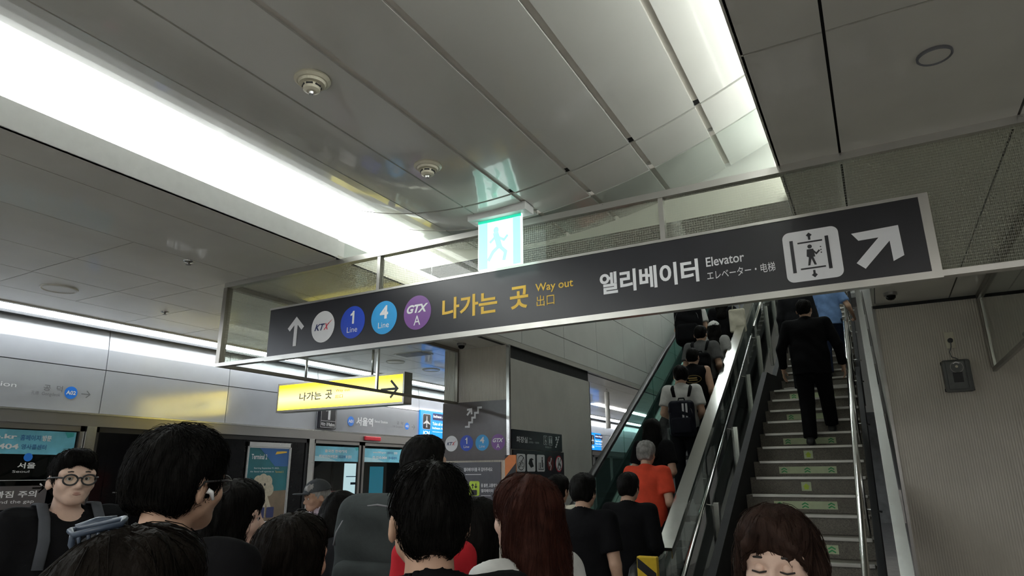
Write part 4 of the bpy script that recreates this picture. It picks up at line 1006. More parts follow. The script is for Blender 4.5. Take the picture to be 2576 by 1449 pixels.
# ================================================================== PEOPLE
# each body is one closed surface pulled from a blended distance field (numpy surface nets)
class Field:
    def __init__(s, xs, ys, zs):
        s.xs, s.ys, s.zs = [np.asarray(a, np.float32) for a in (xs, ys, zs)]
        s.F = np.full((len(xs), len(ys), len(zs)), .25, np.float32)
    def _sl(s, lo, hi):
        i = [(max(0, np.searchsorted(a, l) - 1), min(len(a), np.searchsorted(a, h) + 1)) for a, l, h in zip((s.xs, s.ys, s.zs), lo, hi)]
        return tuple(slice(a, b) for a, b in i)
    def _grid(s, sl): return s.xs[sl[0]][:, None, None], s.ys[sl[1]][None, :, None], s.zs[sl[2]][None, None, :]
    def _put(s, sl, d, k, op):
        A = s.F[sl]
        if op == 'add':
            if k > 0:
                h = np.clip(.5 + .5 * (A - d) / k, 0, 1); s.F[sl] = A * (1 - h) + d * h - k * h * (1 - h)
            else: s.F[sl] = np.minimum(A, d)
        else:
            d = -d
            if k > 0:
                h = np.clip(.5 - .5 * (A - d) / k, 0, 1); s.F[sl] = A * (1 - h) + d * h + k * h * (1 - h)
            else: s.F[sl] = np.maximum(A, d)
    def cap(s, a, b, ra, rb, k=.02, sq=(1, 1, 1), op='add', flat=False):
        a = np.array(a, np.float32); b = np.array(b, np.float32); sq = np.array(sq, np.float32); R = max(ra, rb)
        m = R * sq + .05
        sl = s._sl(np.minimum(a, b) - m, np.maximum(a, b) + m)
        if any(q.stop - q.start < 1 for q in sl): return
        X, Y, Z = s._grid(sl); A = a / sq; B = b / sq; D = B - A; L2 = float(D @ D) + 1e-9
        px, py, pz = X / sq[0] - A[0], Y / sq[1] - A[1], Z / sq[2] - A[2]
        t = (px * D[0] + py * D[1] + pz * D[2]) / L2; tc = np.clip(t, 0, 1)
        d = np.sqrt((px - tc * D[0]) ** 2 + (py - tc * D[1]) ** 2 + (pz - tc * D[2]) ** 2) - (ra + (rb - ra) * tc)
        d = d * float(sq.min())
        if flat: d = np.maximum(d, (t - 1) * math.sqrt(L2))
        s._put(sl, d.astype(np.float32), k, op)
    def ell(s, c, r, k=.02, M=None, op='add'):
        c = np.array(c, np.float32); r = np.array(r, np.float32); m = float(r.max()) + .05
        sl = s._sl(c - m, c + m)
        if any(q.stop - q.start < 1 for q in sl): return
        X, Y, Z = s._grid(sl); x, y, z = X - c[0], Y - c[1], Z - c[2]
        if M is not None:
            M = np.array(M, np.float32); x, y, z = (M[0, 0] * x + M[1, 0] * y + M[2, 0] * z), (M[0, 1] * x + M[1, 1] * y + M[2, 1] * z), (M[0, 2] * x + M[1, 2] * y + M[2, 2] * z)
        q = np.sqrt((x / r[0]) ** 2 + (y / r[1]) ** 2 + (z / r[2]) ** 2); q2 = np.sqrt((x / r[0] ** 2) ** 2 + (y / r[1] ** 2) ** 2 + (z / r[2] ** 2) ** 2) + 1e-6
        s._put(sl, (q * (q - 1) / q2).astype(np.float32), k, op)
    def rbox(s, c, h, r, k=.0, M=None, op='add'):
        c = np.array(c, np.float32); h = np.array(h, np.float32); m = float(np.linalg.norm(h)) + .05
        sl = s._sl(c - m, c + m)
        if any(q.stop - q.start < 1 for q in sl): return
        X, Y, Z = s._grid(sl); x, y, z = X - c[0], Y - c[1], Z - c[2]
        if M is not None:
            M = np.array(M, np.float32); x, y, z = (M[0, 0] * x + M[1, 0] * y + M[2, 0] * z), (M[0, 1] * x + M[1, 1] * y + M[2, 1] * z), (M[0, 2] * x + M[1, 2] * y + M[2, 2] * z)
        qx, qy, qz = np.abs(x) - h[0] + r, np.abs(y) - h[1] + r, np.abs(z) - h[2] + r
        d = np.sqrt(np.maximum(qx, 0) ** 2 + np.maximum(qy, 0) ** 2 + np.maximum(qz, 0) ** 2) + np.minimum(np.maximum(qx, np.maximum(qy, qz)), 0) - r
        s._put(sl, d.astype(np.float32), k, op)
    def cut(s, n, d):
        """drop what lies on the side n.p > d"""
        X, Y, Z = s.xs[:, None, None], s.ys[None, :, None], s.zs[None, None, :]
        s.F = np.maximum(s.F, (n[0] * X + n[1] * Y + n[2] * Z - d).astype(np.float32))
    def mesh(s):
        F = s.F; I = F < 0
        n = [c - 1 for c in F.shape]
        cnt = np.zeros(n, np.int8)
        for a in (0, 1):
            for b in (0, 1):
                for c in (0, 1): cnt += I[a:a + n[0], b:b + n[1], c:c + n[2]]
        act = (cnt > 0) & (cnt < 8); idx = np.argwhere(act)
        if not len(idx): return np.zeros((0, 3)), np.zeros((0, 4), int)
        num = -np.ones(n, np.int32); num[act] = np.arange(len(idx))
        i, j, k = idx.T; C = [s.xs, s.ys, s.zs]
        S = np.zeros((len(idx), 3)); W_ = np.zeros(len(idx))
        for ax in range(3):
            o1, o2 = [q for q in range(3) if q != ax]
            for a in (0, 1):
                for b in (0, 1):
                    p0 = [i, j, k]; p0 = [q.copy() for q in p0]; p0[o1] = p0[o1] + a; p0[o2] = p0[o2] + b
                    p1 = [q.copy() for q in p0]; p1[ax] = p1[ax] + 1
                    f0 = F[tuple(p0)]; f1 = F[tuple(p1)]; m = (f0 < 0) != (f1 < 0)
                    t = np.where(m, f0 / np.where(m, f0 - f1, 1), 0)
                    for q in range(3):
                        v = C[q][p0[q]] + (C[q][p1[q]] - C[q][p0[q]]) * t
                        S[:, q] += np.where(m, v, 0)
                    W_ += m
        V = S / W_[:, None]
        Q = []
        for ax in range(3):
            o1, o2 = [(1, 2), (2, 0), (0, 1)][ax]
            sl0 = [slice(1, -1)] * 3; sl0[ax] = slice(0, -1); sl1 = [slice(1, -1)] * 3; sl1[ax] = slice(1, None)
            A, B = I[tuple(sl0)], I[tuple(sl1)]
            for flip, m in ((False, A & ~B), (True, ~A & B)):
                e = np.argwhere(m)
                if not len(e): continue
                base = e.copy(); base[:, o1] += 1; base[:, o2] += 1
                c = []
                for da, db in ((-1, -1), (0, -1), (0, 0), (-1, 0)):
                    q = base.copy(); q[:, o1] += da; q[:, o2] += db; c.append(num[q[:, 0], q[:, 1], q[:, 2]])
                c = np.stack(c, 1)
                Q.append(c[:, ::-1] if flip else c)
        Q = np.concatenate(Q); Q = Q[(Q >= 0).all(1)]
        return V, Q

def axis(lo, hi, hc, fine=None, hf=None):
    if not fine: return np.arange(lo, hi + hc, hc)
    f0, f1 = fine
    return np.concatenate([np.arange(lo, f0 - hf * .5, hc), np.arange(f0, f1, hf), np.arange(f1, hi + hc, hc)])

# hand: palm and five bent fingers, wrist at the origin, fingers along -Z, thumb to +Y, palm facing +X
def hand_mesh(curl=.35):
    f = Field(np.arange(-.05, .07, .0036), np.arange(-.06, .10, .0036), np.arange(-.21, .03, .0036))
    f.cap((0, 0, .02), (0, 0, -.03), .026, .027, .01, (.75, 1.1, 1)); f.cap((0, .0, -.03), (0, .0, -.085), .03, .036, .012, (.42, 1.15, 1))
    for n, (y, L) in enumerate(((.033, .072), (.0112, .082), (-.0112, .076), (-.033, .060))):
        a = np.array((0, y, -.088)); an = curl * (.6 + .12 * n)
        for q, (l, r0, r1) in enumerate(((.45, .0090, .0084), (.32, .0084, .0077), (.23, .0077, .0064))):
            an += curl * .55 * q if q else 0
            b = a + L * l * np.array((math.sin(an), y * .5 * (1 if q == 0 else .3), -math.cos(an)))
            f.cap(a, b, r0, r1, .002); a = b
    a = np.array((.004, .026, -.03)); b = a + np.array((.014, .034, -.026)); f.cap(a, b, .014, .0115, .008); c = b + np.array((.010, .014, -.026)); f.cap(b, c, .011, .0088, .003); f.cap(c, c + np.array((.006, .004, -.020)), .0088, .007, .002)
    return f.mesh()
HANDS = {'relaxed': hand_mesh(.35), 'grip': hand_mesh(1.0)}

def skinm(n, c): return mat('skin_' + n, c, .5, noise=.06, nscale=25, bump=.06, bscale=120, spec=.4)
SKIN = [skinm('warm', (.52, .33, .23)), skinm('pale', (.60, .42, .33)), skinm('tan', (.42, .25, .17))]
def hairm(n, c):
    m = mat('hair_' + n, c, .55, noise=.35, nscale=30, spec=.05)
    nt = m.node_tree; p = nt.nodes['Principled BSDF']; tc = nt.nodes.new('ShaderNodeTexCoord'); mp = nt.nodes.new('ShaderNodeMapping'); mp.inputs['Scale'].default_value = (150, 150, 9)
    nz_ = nt.nodes.new('ShaderNodeTexNoise'); nz_.inputs['Scale'].default_value = 1.0; nz_.inputs['Detail'].default_value = 3; b = nt.nodes.new('ShaderNodeBump'); b.inputs['Strength'].default_value = .6; b.inputs['Distance'].default_value = .006
    nt.links.new(tc.outputs['Object'], mp.inputs[0]); nt.links.new(mp.outputs[0], nz_.inputs['Vector']); nt.links.new(nz_.outputs['Fac'], b.inputs['Height']); nt.links.new(b.outputs['Normal'], p.inputs['Normal'])
    return m
HAIR = dict(black=hairm('black', (.006, .0055, .005)), dark=hairm('dark_brown', (.009, .007, .0055)), brown=hairm('brown', (.030, .017, .013)), red=hairm('red_brown', (.040, .014, .010)), grey=hairm('grey', (.26, .25, .24)))
def cloth(n, c, r=.85): return mat('cloth_' + n, c, r, noise=.12, nscale=14, bump=.25, bscale=35, spec=.08)
C_BLACK = cloth('black', (.007, .007, .008)); C_NAVY = cloth('navy', (.015, .02, .045)); C_WHITE = cloth('white', (.62, .62, .60)); C_CREAM = cloth('cream', (.55, .52, .42)); C_GREY = cloth('grey', (.10, .10, .10))
C_RED = cloth('coral_red', (.62, .07, .035)); C_BLUE = cloth('light_blue', (.18, .30, .55)); C_PINK = cloth('pale_pink', (.48, .40, .46)); C_DARK = cloth('charcoal', (.014, .014, .016)); C_JEAN = cloth('dark_denim', (.02, .03, .06)); C_STRIPE = cloth('grey_stripe', (.30, .30, .29))
M_shoe = mat('shoe_dark_leather', (.02, .02, .02), .45, noise=.15); M_shoew = mat('shoe_white_sole', (.5, .5, .48), .6, noise=.1)
M_eye = mat('eye_white', (.55, .53, .50), .2, noise=.03); M_iris = mat('eye_iris', (.015, .01, .008), .1, noise=.1); M_lip = mat('lip', (.36, .19, .15), .45, noise=.06); M_brow = mat('brow_hair', (.02, .016, .014), .8, noise=.2)

def person(label, x, y, z=0.0, H=1.70, face=0.0, yaw=0.0, pitch=0.0, tilt=0.0, hair='short', hc='black', top=C_BLACK, sleeve='short', low=C_DARK, legs='stand', arms=('hang', 'hang'), fine=.010, skin=0, build=1.0, facial=False, step=.16, collar=False, cap=None, hairlen=1.30, coarse=.016, lean=0.0, group=None, legw=.014):
    """build a figure standing at (x, y, z); +Y is forward before the turn `face` (degrees)"""
    root = thing(empty('person', (x, y, z), R_(face)), label, 'person', group)
    s = H / 1.70; SK = SKIN[skin]
    S = lambda *p: tuple(c * s for c in p)
    fin = fine * 1.0
    xs = axis(-.50 * s, .50 * s, coarse, (-.13, .13), fin); ysx = axis(-.40, .55, coarse, (-.16, .17), fin); zs = axis(-.03, H + .05, coarse, (1.40 * s, H + .05), fin)
    # ---- joints
    J = {}
    sw = .175 * build
    for sd, q in ((-1, 0), (1, 1)):
        J['sho', q] = np.array((sd * sw, -.005, 1.405)); J['hip', q] = np.array((sd * .09, 0, .91))
        if legs == 'stand': J['kne', q] = np.array((sd * .095, .015, .49)); J['ank', q] = np.array((sd * .10, -.015, .075))
        else:           # climbing: right foot one step up, heel of the left lifting
            up = step if q == 1 else 0.0
            J['kne', q] = np.array((sd * .10, .17 if q else .03, .49 + up * .75)); J['ank', q] = np.array((sd * .105, .27 if q else -.05, .075 + up))
        a = arms[q]
        if a == 'hang': e, w = (sd * (sw + .055), -.03, 1.115), (sd * (sw + .065), .03, .87)
        elif a == 'bent': e, w = (sd * (sw + .06), -.06, 1.13), (sd * (sw - .03), .16, 1.06)
        elif a == 'phone': e, w = (sd * (sw + .04), .03, 1.13), (sd * .07, .24, 1.22)
        elif a == 'rail': e, w = (sd * (sw + .12), -.04, 1.14), (sd * (sw + .17), .16, 1.02)
        elif a == 'out': e, w = (sd * (sw + .10), -.02, 1.13), (sd * (sw + .12), .10, .90)
        J['elb', q] = np.array(e); J['wri', q] = np.array(w)
    for k in J: J[k] = J[k] * s
    Rh = np.array(Matrix.Rotation(R_(yaw), 3, 'Z') @ Matrix.Rotation(R_(pitch), 3, 'X') @ Matrix.Rotation(R_(tilt), 3, 'Y'))
    piv = np.array((0, -.005, 1.475)); base = np.array((0, .01 + lean * .5, 0))
    def hp(*p): return tuple((Rh @ (np.array(p) - piv) + piv + base) * s)
    def rr(*r): return tuple(q * s for q in r)
    def torso(f, g, k=.05):
        f.cap(S(0, 0, .95), S(0, -.005, 1.08), (.118 + g) * s * build, (.112 + g) * s * build, k * s, (1.28, .95, 1))
        f.cap(S(0, -.005, 1.08), S(0, -.01, 1.30), (.112 + g) * s * build, (.125 + g) * s * build, k * s, (1.30, .92, 1))
        f.cap(S(-.12 * build, -.012, 1.385), S(.12 * build, -.012, 1.385), (.066 + g) * s, (.066 + g) * s, .06 * s)
    def arm(f, q, g, upto=2.0, flat=False):
        a, b, c = J['sho', q], J['elb', q], J['wri', q]
        if upto >= 1: f.cap(a, b, (.053 + g) * s, (.041 + g) * s, .03 * s)
        else: f.cap(a, a + (b - a) * upto, (.055 + g) * s, (.052 + g * 1.2) * s, .03 * s, flat=True)
        if upto > 1:
            t = min(1, upto - 1); f.cap(b, b + (c - b) * t, (.041 + g) * s, (.041 + (.027 - .041) * t + g) * s, .015 * s, flat=flat)
    def leg(f, q, g, end=1.0):
        a, b, c = J['hip', q], J['kne', q], J['ank', q]
        f.cap(a, b, (.085 + g) * s, (.056 + g) * s, .03 * s); f.cap(b, b + (c - b) * end, (.056 + g) * s, (.040 + g * 1.25) * s, .02 * s, flat=(end < 1))
    # ---- body: head, neck, torso, arms, legs in one surface
    f = Field(xs, ysx, zs)
    torso(f, 0)
    for q in (0, 1): arm(f, q, 0); leg(f, q, 0)
    f.cap(S(0, -.022, 1.40), hp(0, -.026, 1.51), .060 * s, .051 * s, .018 * s)
    f.ell(hp(0, -.014, 1.602), rr(.076, .096, .094), .01 * s, Rh)
    f.ell(hp(0, .026, 1.560), rr(.063, .070, .082), .025 * s, Rh)
    f.ell(hp(0, .064, 1.500), rr(.032, .028, .022), .028 * s, Rh); f.cap(hp(-.045, .02, 1.525), hp(-.02, .062, 1.502), .020 * s, .018 * s, .02 * s); f.cap(hp(.045, .02, 1.525), hp(.02, .062, 1.502), .020 * s, .018 * s, .02 * s)
    f.cap(hp(0, .088, 1.588), hp(0, .105, 1.553), .008 * s, .0135 * s, .014 * s); f.cap(hp(-.013, .094, 1.548), hp(.013, .094, 1.548), .008 * s, .008 * s, .008 * s)
    f.cap(hp(-.05, .066, 1.603), hp(.05, .066, 1.603), .018 * s, .018 * s, .02 * s)
    for sd in (-1, 1):
        f.ell(hp(sd * .031, .098, 1.584), rr(.021, .018, .014), .012 * s, Rh, 'sub')
        f.ell(hp(sd * .044, .062, 1.555), rr(.022, .02, .018), .03 * s, Rh)
        E = Rh @ np.array(Matrix.Rotation(R_(sd * 28), 3, 'Z') @ Matrix.Rotation(R_(-12), 3, 'X'))
        f.ell(hp(sd * .079, -.012, 1.568), rr(.0095, .020, .033), .006 * s, E); f.ell(hp(sd * .086, -.006, 1.572), rr(.006, .010, .017), .004 * s, E, 'sub')
    f.cap(hp(-.020, .088, 1.522), hp(.020, .088, 1.522), .0085 * s, .0085 * s, .01 * s)
    V, Q = f.mesh()
    # hands joined into the same mesh
    for q in (0, 1):
        hv, hq = HANDS['grip' if arms[q] in ('rail', 'phone') else 'relaxed']
        d = J['wri', q] - J['elb', q]; d = d / np.linalg.norm(d); zax = -d
        fwd = np.array((0, 1, 0.)); 
        if abs(d[1]) > .8: fwd = np.array((0, 0, 1.))
        yax = fwd - zax * (fwd @ zax); yax /= np.linalg.norm(yax); xax = np.cross(yax, zax)
        inward = -1 if q == 1 else 1
        hv2 = hv.copy()
        flipx = (xax[0] * inward) < 0
        if flipx: hv2[:, 0] *= -1
        P = (hv2 * s * .95) @ np.stack([xax, yax, zax]) + J['wri', q]
        Q = np.concatenate([Q, (hq[:, ::-1] if flipx else hq) + len(V)]); V = np.concatenate([V, P])
    arr('body', V, Q, SK, root)
    # ---- clothes
    g = .013
    f = Field(axis(-.52 * s, .52 * s, .016, (-.12 * s, .12 * s), .007), axis(-.36, .45, .016, (-.13, .13), .008), axis(.70 * s, 1.56 * s, .016, (1.37 * s, 1.53 * s), .006))
    torso(f, g)
    hem = .86 if sleeve != 'long' else .80
    f.cap(S(0, 0, 1.0), S(0, 0, hem - .1), (.122 + g) * s * build, (.128 + g) * s * build, .04 * s, (1.28, .98, 1))
    up = {'short': .72, 'long': 1.93, 'none': 0.0, 'cap': .38}[sleeve]
    for q in (0, 1):
        if up: arm(f, q, g + (.006 if sleeve == 'short' else .003), up, True)
    f.cap(S(0, -.012, 1.40), S(0, -.012, 1.455), .078 * s, .070 * s, .03 * s)
    f.cut((0, 0, -1), -hem * s)
    f.cap(S(0, -.006, 1.40), S(0, .012, 1.60), .060 * s, .078 * s, .0, op='sub'); f.ell(S(0, .075, 1.455), rr(.06, .06, .045), .0, None, 'sub')
    if sleeve == 'none':
        for q, sd in ((0, -1), (1, 1)): f.cut((sd * .94, 0, .34), (.168 * build * .94 + 1.40 * .34 + .012) * s)
    f.cut((0, .45, 1), 1.462 * s)
    if collar: f.cap(S(0, -.014, 1.435), S(0, -.008, 1.475), .074 * s, .070 * s, .005); f.cap(S(0, -.006, 1.40), S(0, .0, 1.60), .058 * s, .064 * s, .0, op='sub')
    V, Q = f.mesh()
    # soft folds
    V = V + 0; w = .004 * np.sin(V[:, 2] * 34 + 5 * np.sin(V[:, 0] * 9 + x) + 3 * V[:, 1]) * np.clip((1.36 * s - V[:, 2]) * 6, 0, 1); V[:, 1] += w * np.tanh(V[:, 1] * 30); V[:, 0] += w * .7 * np.tanh(V[:, 0] * 20)
    arr('jacket' if sleeve == 'long' else 'shirt', V, Q, top, root)
    f = Field(axis(-.30 * s, .30 * s, .016), axis(-.30, .48, .016), axis(-.02, 1.06 * s, .016))
    f.cap(S(0, 0, .92), S(0, 0, 1.0), .122 * s * build, .120 * s * build, .05 * s, (1.27, .97, 1))
    for q in (0, 1): leg(f, q, legw, .97)
    f.cut((0, 0, 1), 1.01 * s)
    V, Q = f.mesh(); arr('trousers', V, Q, low, root)
    for q in (0, 1):
        a = J['ank', q]; f = Field(np.arange(a[0] - .08, a[0] + .08, .010), np.arange(a[1] - .12, a[1] + .24, .012), np.arange(a[2] - .10, a[2] + .10, .010))
        f.cap((a[0], a[1] - .03, a[2] - .035), (a[0], a[1] + .14, a[2] - .045), .042, .038, .02, (1, 1, .85)); f.cap((a[0], a[1] - .01, a[2] - .02), (a[0], a[1], a[2] + .05), .042, .044, .02); f.cut((0, 0, -1), -(a[2] - .075)); 
        V, Q = f.mesh(); sh = arr('shoe', V, Q, M_shoe, root)
    # ---- hair
    if hair:
        xs2 = np.arange(-.17 * s, .17 * s, fin * 1.1); z0 = {'short': 1.44, 'crop': 1.44, 'bob': 1.36, 'long': hairlen - .08, 'front': 1.30, 'hood': 1.25}.get(hair, 1.4)
        f = Field(xs2, np.arange(-.22 * s, .19 * s, fin * 1.1), np.arange(z0 * s, H + .06, fin * 1.15))
        v = -.004 if hair == 'crop' else (.005 if hair == 'short' else .004)
        f.ell(hp(0, -.018, 1.610), rr(.086 + v, .106 + v, .100 + v), .01, Rh)
        f.ell(hp(0, .03, 1.655), rr(.074 + v, .066, .052 + v), .03, Rh)
        f.ell(hp(0, -.058, 1.565), rr(.066 + v, .055, .062), .03, Rh)
        if hair in ('bob', 'long', 'front', 'hood'):
            zl = {'bob': 1.455, 'long': hairlen, 'front': 1.40, 'hood': 1.40}[hair]
            hw = .086 if hair == 'front' else .093; f.cap(hp(0, -.03, 1.60), hp(0, -.04, 1.49), hw * s, (hw + .003) * s, .03, (1.06, 1.0, 1))
            if hair == 'long': f.cap(hp(0, -.05, 1.50), S(0, -.105, zl), .094 * s, .078 * s, .03, (1.1, .66, 1))
            if hair in ('front', 'hood'):
                for sd in (-1, 1): f.cap(hp(sd * .068, .0, 1.57), S(sd * .084, .045, zl - .06), .032 * s, .026 * s, .03)
                f.cap(hp(0, -.05, 1.50), S(0, -.09, zl - .1), .085 * s, .085 * s, .03, (1.08, .7, 1))
            f.cap(S(0, -.012, 1.36), S(0, -.010, 1.48), .055 * s, .05 * s, .0, op='sub')
        if hair == 'front':      # fringe parted on one side
            f.ell(hp(.0, .165, 1.545), rr(.070, .115, .108), .008, Rh, 'sub'); f.ell(hp(.0, .14, 1.45), rr(.066, .10, .13), .01, Rh, 'sub')
            f.cap(hp(.015, .075, 1.685), hp(.052, .098, 1.64), .016 * s, .012 * s, .012); f.cap(hp(.052, .098, 1.64), hp(.076, .070, 1.575), .012 * s, .006 * s, .008); f.cap(hp(.0, .078, 1.685), hp(-.05, .094, 1.638), .016 * s, .011 * s, .012); f.cap(hp(-.05, .094, 1.638), hp(-.074, .07, 1.58), .010 * s, .006 * s, .008)
        elif hair == 'short':
            f.ell(hp(0, .145, 1.545), rr(.088, .115, .098), .01, Rh, 'sub'); f.ell(hp(0, .06, 1.46), rr(.11, .10, .10), .02, Rh, 'sub')
        elif hair == 'crop':
            f.ell(hp(0, .145, 1.545), rr(.090, .120, .112), .01, Rh, 'sub'); f.ell(hp(0, .055, 1.46), rr(.12, .10, .11), .02, Rh, 'sub')
        else:
            f.ell(hp(0, .150, 1.540), rr(.072, .105, .105), .01, Rh, 'sub')
            if hair != 'hood': f.ell(hp(0, .13, 1.42), rr(.075, .10, .09), .01, None, 'sub')
        if hair in ('short', 'crop'):
            for sd in (-1, 1): f.ell(hp(sd * .094, .004, 1.558), rr(.026, .034, .046), .008, Rh, 'sub')
            f.cut((0, -.35, -1), (-1.502 if hair == 'short' else -1.492) * s)
        V, Q = f.mesh()
        if len(V):
            th = np.arctan2(V[:, 0], V[:, 1]); zz = V[:, 2]
            amp = .0035 if hair in ('short', 'crop', 'grey') else .0028
            nn = amp * (np.sin(th * 22 + 6 * np.sin(zz * 21 + x * 3)) * .6 + np.sin(th * 47 + 9 * np.sin(zz * 33)) * .4) + .004 * np.sin(th * 5 + zz * 30 + y * 5)
            rad = np.sqrt(V[:, 0] ** 2 + V[:, 1] ** 2) + 1e-4
            V[:, 0] += V[:, 0] / rad * nn; V[:, 1] += V[:, 1] / rad * nn; V[:, 2] += nn * .6 * np.clip((V[:, 2] - 1.62 * s) * 12, 0, 1)
            ho = arr('hair', V, Q, HAIR[hc], root)
            if fine < .0077: strands(ho, hp, HAIR[hc], s, {'short': .10, 'crop': .06}.get(hair, .22), int(x * 100) & 1023, 1100 if hair in ('short', 'crop') else 900)
    # ---- face parts
    if facial:
        for sd in (-1, 1):
            bm = bmesh.new(); bmesh.ops.create_uvsphere(bm, u_segments=16, v_segments=10, radius=.0125 * s, matrix=Matrix.Translation(hp(sd * .031, .079, 1.584))); eye = obj('eye', bm, M_eye if facial != 'closed' else SK, root, True)
            if facial != 'closed':
                bm = bmesh.new(); bmesh.ops.create_uvsphere(bm, u_segments=12, v_segments=8, radius=.0062 * s, matrix=Matrix.Translation(hp(sd * .031 + .002, .0867, 1.583))); obj('iris', bm, M_iris, eye, True)
                obj('eyelid', tube_bm(bmesh.new(), [hp(sd * .031 + a, .0895 - abs(a) * .35, 1.592 - abs(a) * .2) for a in (-.018, -.009, 0, .009, .018)], .0035 * s, 6), SK, eye)
            else:
                obj('eyelash', tube_bm(bmesh.new(), [hp(sd * .031 + a, .0915 - abs(a) * .3, 1.577 + abs(a) * .15) for a in (-.017, -.009, 0, .009, .017)], .0022 * s, 6), M_brow, eye)
            obj('eyebrow', tube_bm(bmesh.new(), [hp(sd * (.031 + a), .0905 - abs(a) * .45 - max(0, a) * .25, 1.608 + (.004 - abs(a) * .2)) for a in (-.020, -.01, 0, .01, .022)], [.002 * s, .003 * s, .003 * s, .0026 * s, .0014 * s], 6), M_brow, root)
        for dz, r in ((.0036, .0036), (-.0036, .0044)):
            obj('lip', tube_bm(bmesh.new(), [hp(a, .0960 - a * a * 14, 1.522 + dz - abs(a) * dz * 25) for a in (-.026, -.014, 0, .014, .026)], [.001 * s, r * .8 * s, r * s, r * .8 * s, .001 * s], 8), M_lip, root)
    return root, hp, J, s

def strands(ho, hp, m, s, length, seed, count):
    """loose hairs lying on the hair surface and lifting off it, so that its outline is not smooth"""
    from mathutils.kdtree import KDTree
    me = ho.data; n = len(me.vertices); co = np.empty(n * 3, np.float32); no = np.empty(n * 3, np.float32)
    me.vertices.foreach_get('co', co); me.vertices.foreach_get('normal', no); co = co.reshape(-1, 3); no = no.reshape(-1, 3)
    kd = KDTree(n)
    for i in range(n): kd.insert(co[i], i)
    kd.balance(); rg = random.Random(seed); crown = Vector(hp(.0, -.05, 1.70)); Vs, Fs = [], []
    for q in range(count):
        i = rg.randrange(n); p = Vector(co[i]); off = rg.uniform(.0005, .0035); lift = rg.uniform(0, .0016); w = Vector((rg.uniform(-.35, .35), rg.uniform(-.35, .35), 0)); pts = []
        K = 6; st = length * rg.uniform(.5, 1.0) / K
        for k in range(K + 1):
            _, j, dd = kd.find(p)
            if dd > .011: break
            nn = Vector(no[j]); v = Vector(co[j]); p = p + nn * (off + lift * k - (p - v).dot(nn)); pts.append(p.copy())
            g = Vector((0, 0, -1)) + (p - crown).normalized() * .9 + w; d = g - nn * g.dot(nn)
            if d.length < 1e-4: break
            p = p + d.normalized() * st
        if len(pts) < 3: continue
        b = len(Vs)
        for k, c in enumerate(pts):
            d = (pts[min(k + 1, len(pts) - 1)] - pts[max(k - 1, 0)]).normalized(); a = d.orthogonal().normalized(); e = a.cross(d); r = .0011 * s * (1 - .75 * k / len(pts))
            for t in (0, 2.094, 4.189): Vs.append(c + (a * math.cos(t) + e * math.sin(t)) * r)
        for k in range(len(pts) - 1):
            for t in range(3): Fs.append((b + k * 3 + t, b + k * 3 + (t + 1) % 3, b + k * 3 + 3 + (t + 1) % 3, b + k * 3 + 3 + t))
    o = arr('loose_hair', Vs, Fs, m, ho); o['kind'] = 'stuff'

def head_part(root, name, bm, m): return obj(name, bm, m, root)

def glasses(root, hp, s, m=M_inkblk, r=.0024):
    fr = bmesh.new()
    for sd in (-1, 1):
        tube_bm(fr, [hp(sd * .034 + .027 * math.cos(a), .109 - .004 * abs(math.cos(a)), 1.578 + .021 * math.sin(a)) for a in [2 * math.pi * k / 20 for k in range(21)]], r * s, 6, False)
        tube_bm(fr, [hp(sd * .060, .105, 1.586), hp(sd * .076, .07, 1.588), hp(sd * .088, -.01, 1.586), hp(sd * .088, -.03, 1.57)], r * s, 6)
    tube_bm(fr, [hp(-.009, .110, 1.584), hp(0, .113, 1.587), hp(.009, .110, 1.584)], r * s, 6)
    g = obj('glasses', fr, m, root)
    for sd in (-1, 1):
        bm = bmesh.new(); bm.faces.new([bm.verts.new(hp(sd * .034 + .026 * math.cos(a), .108, 1.578 + .020 * math.sin(a))) for a in [2 * math.pi * k / 20 for k in range(20)]]); obj('lens', bm, G_clear, g)

def z_root_sh(z, h): return h + .02

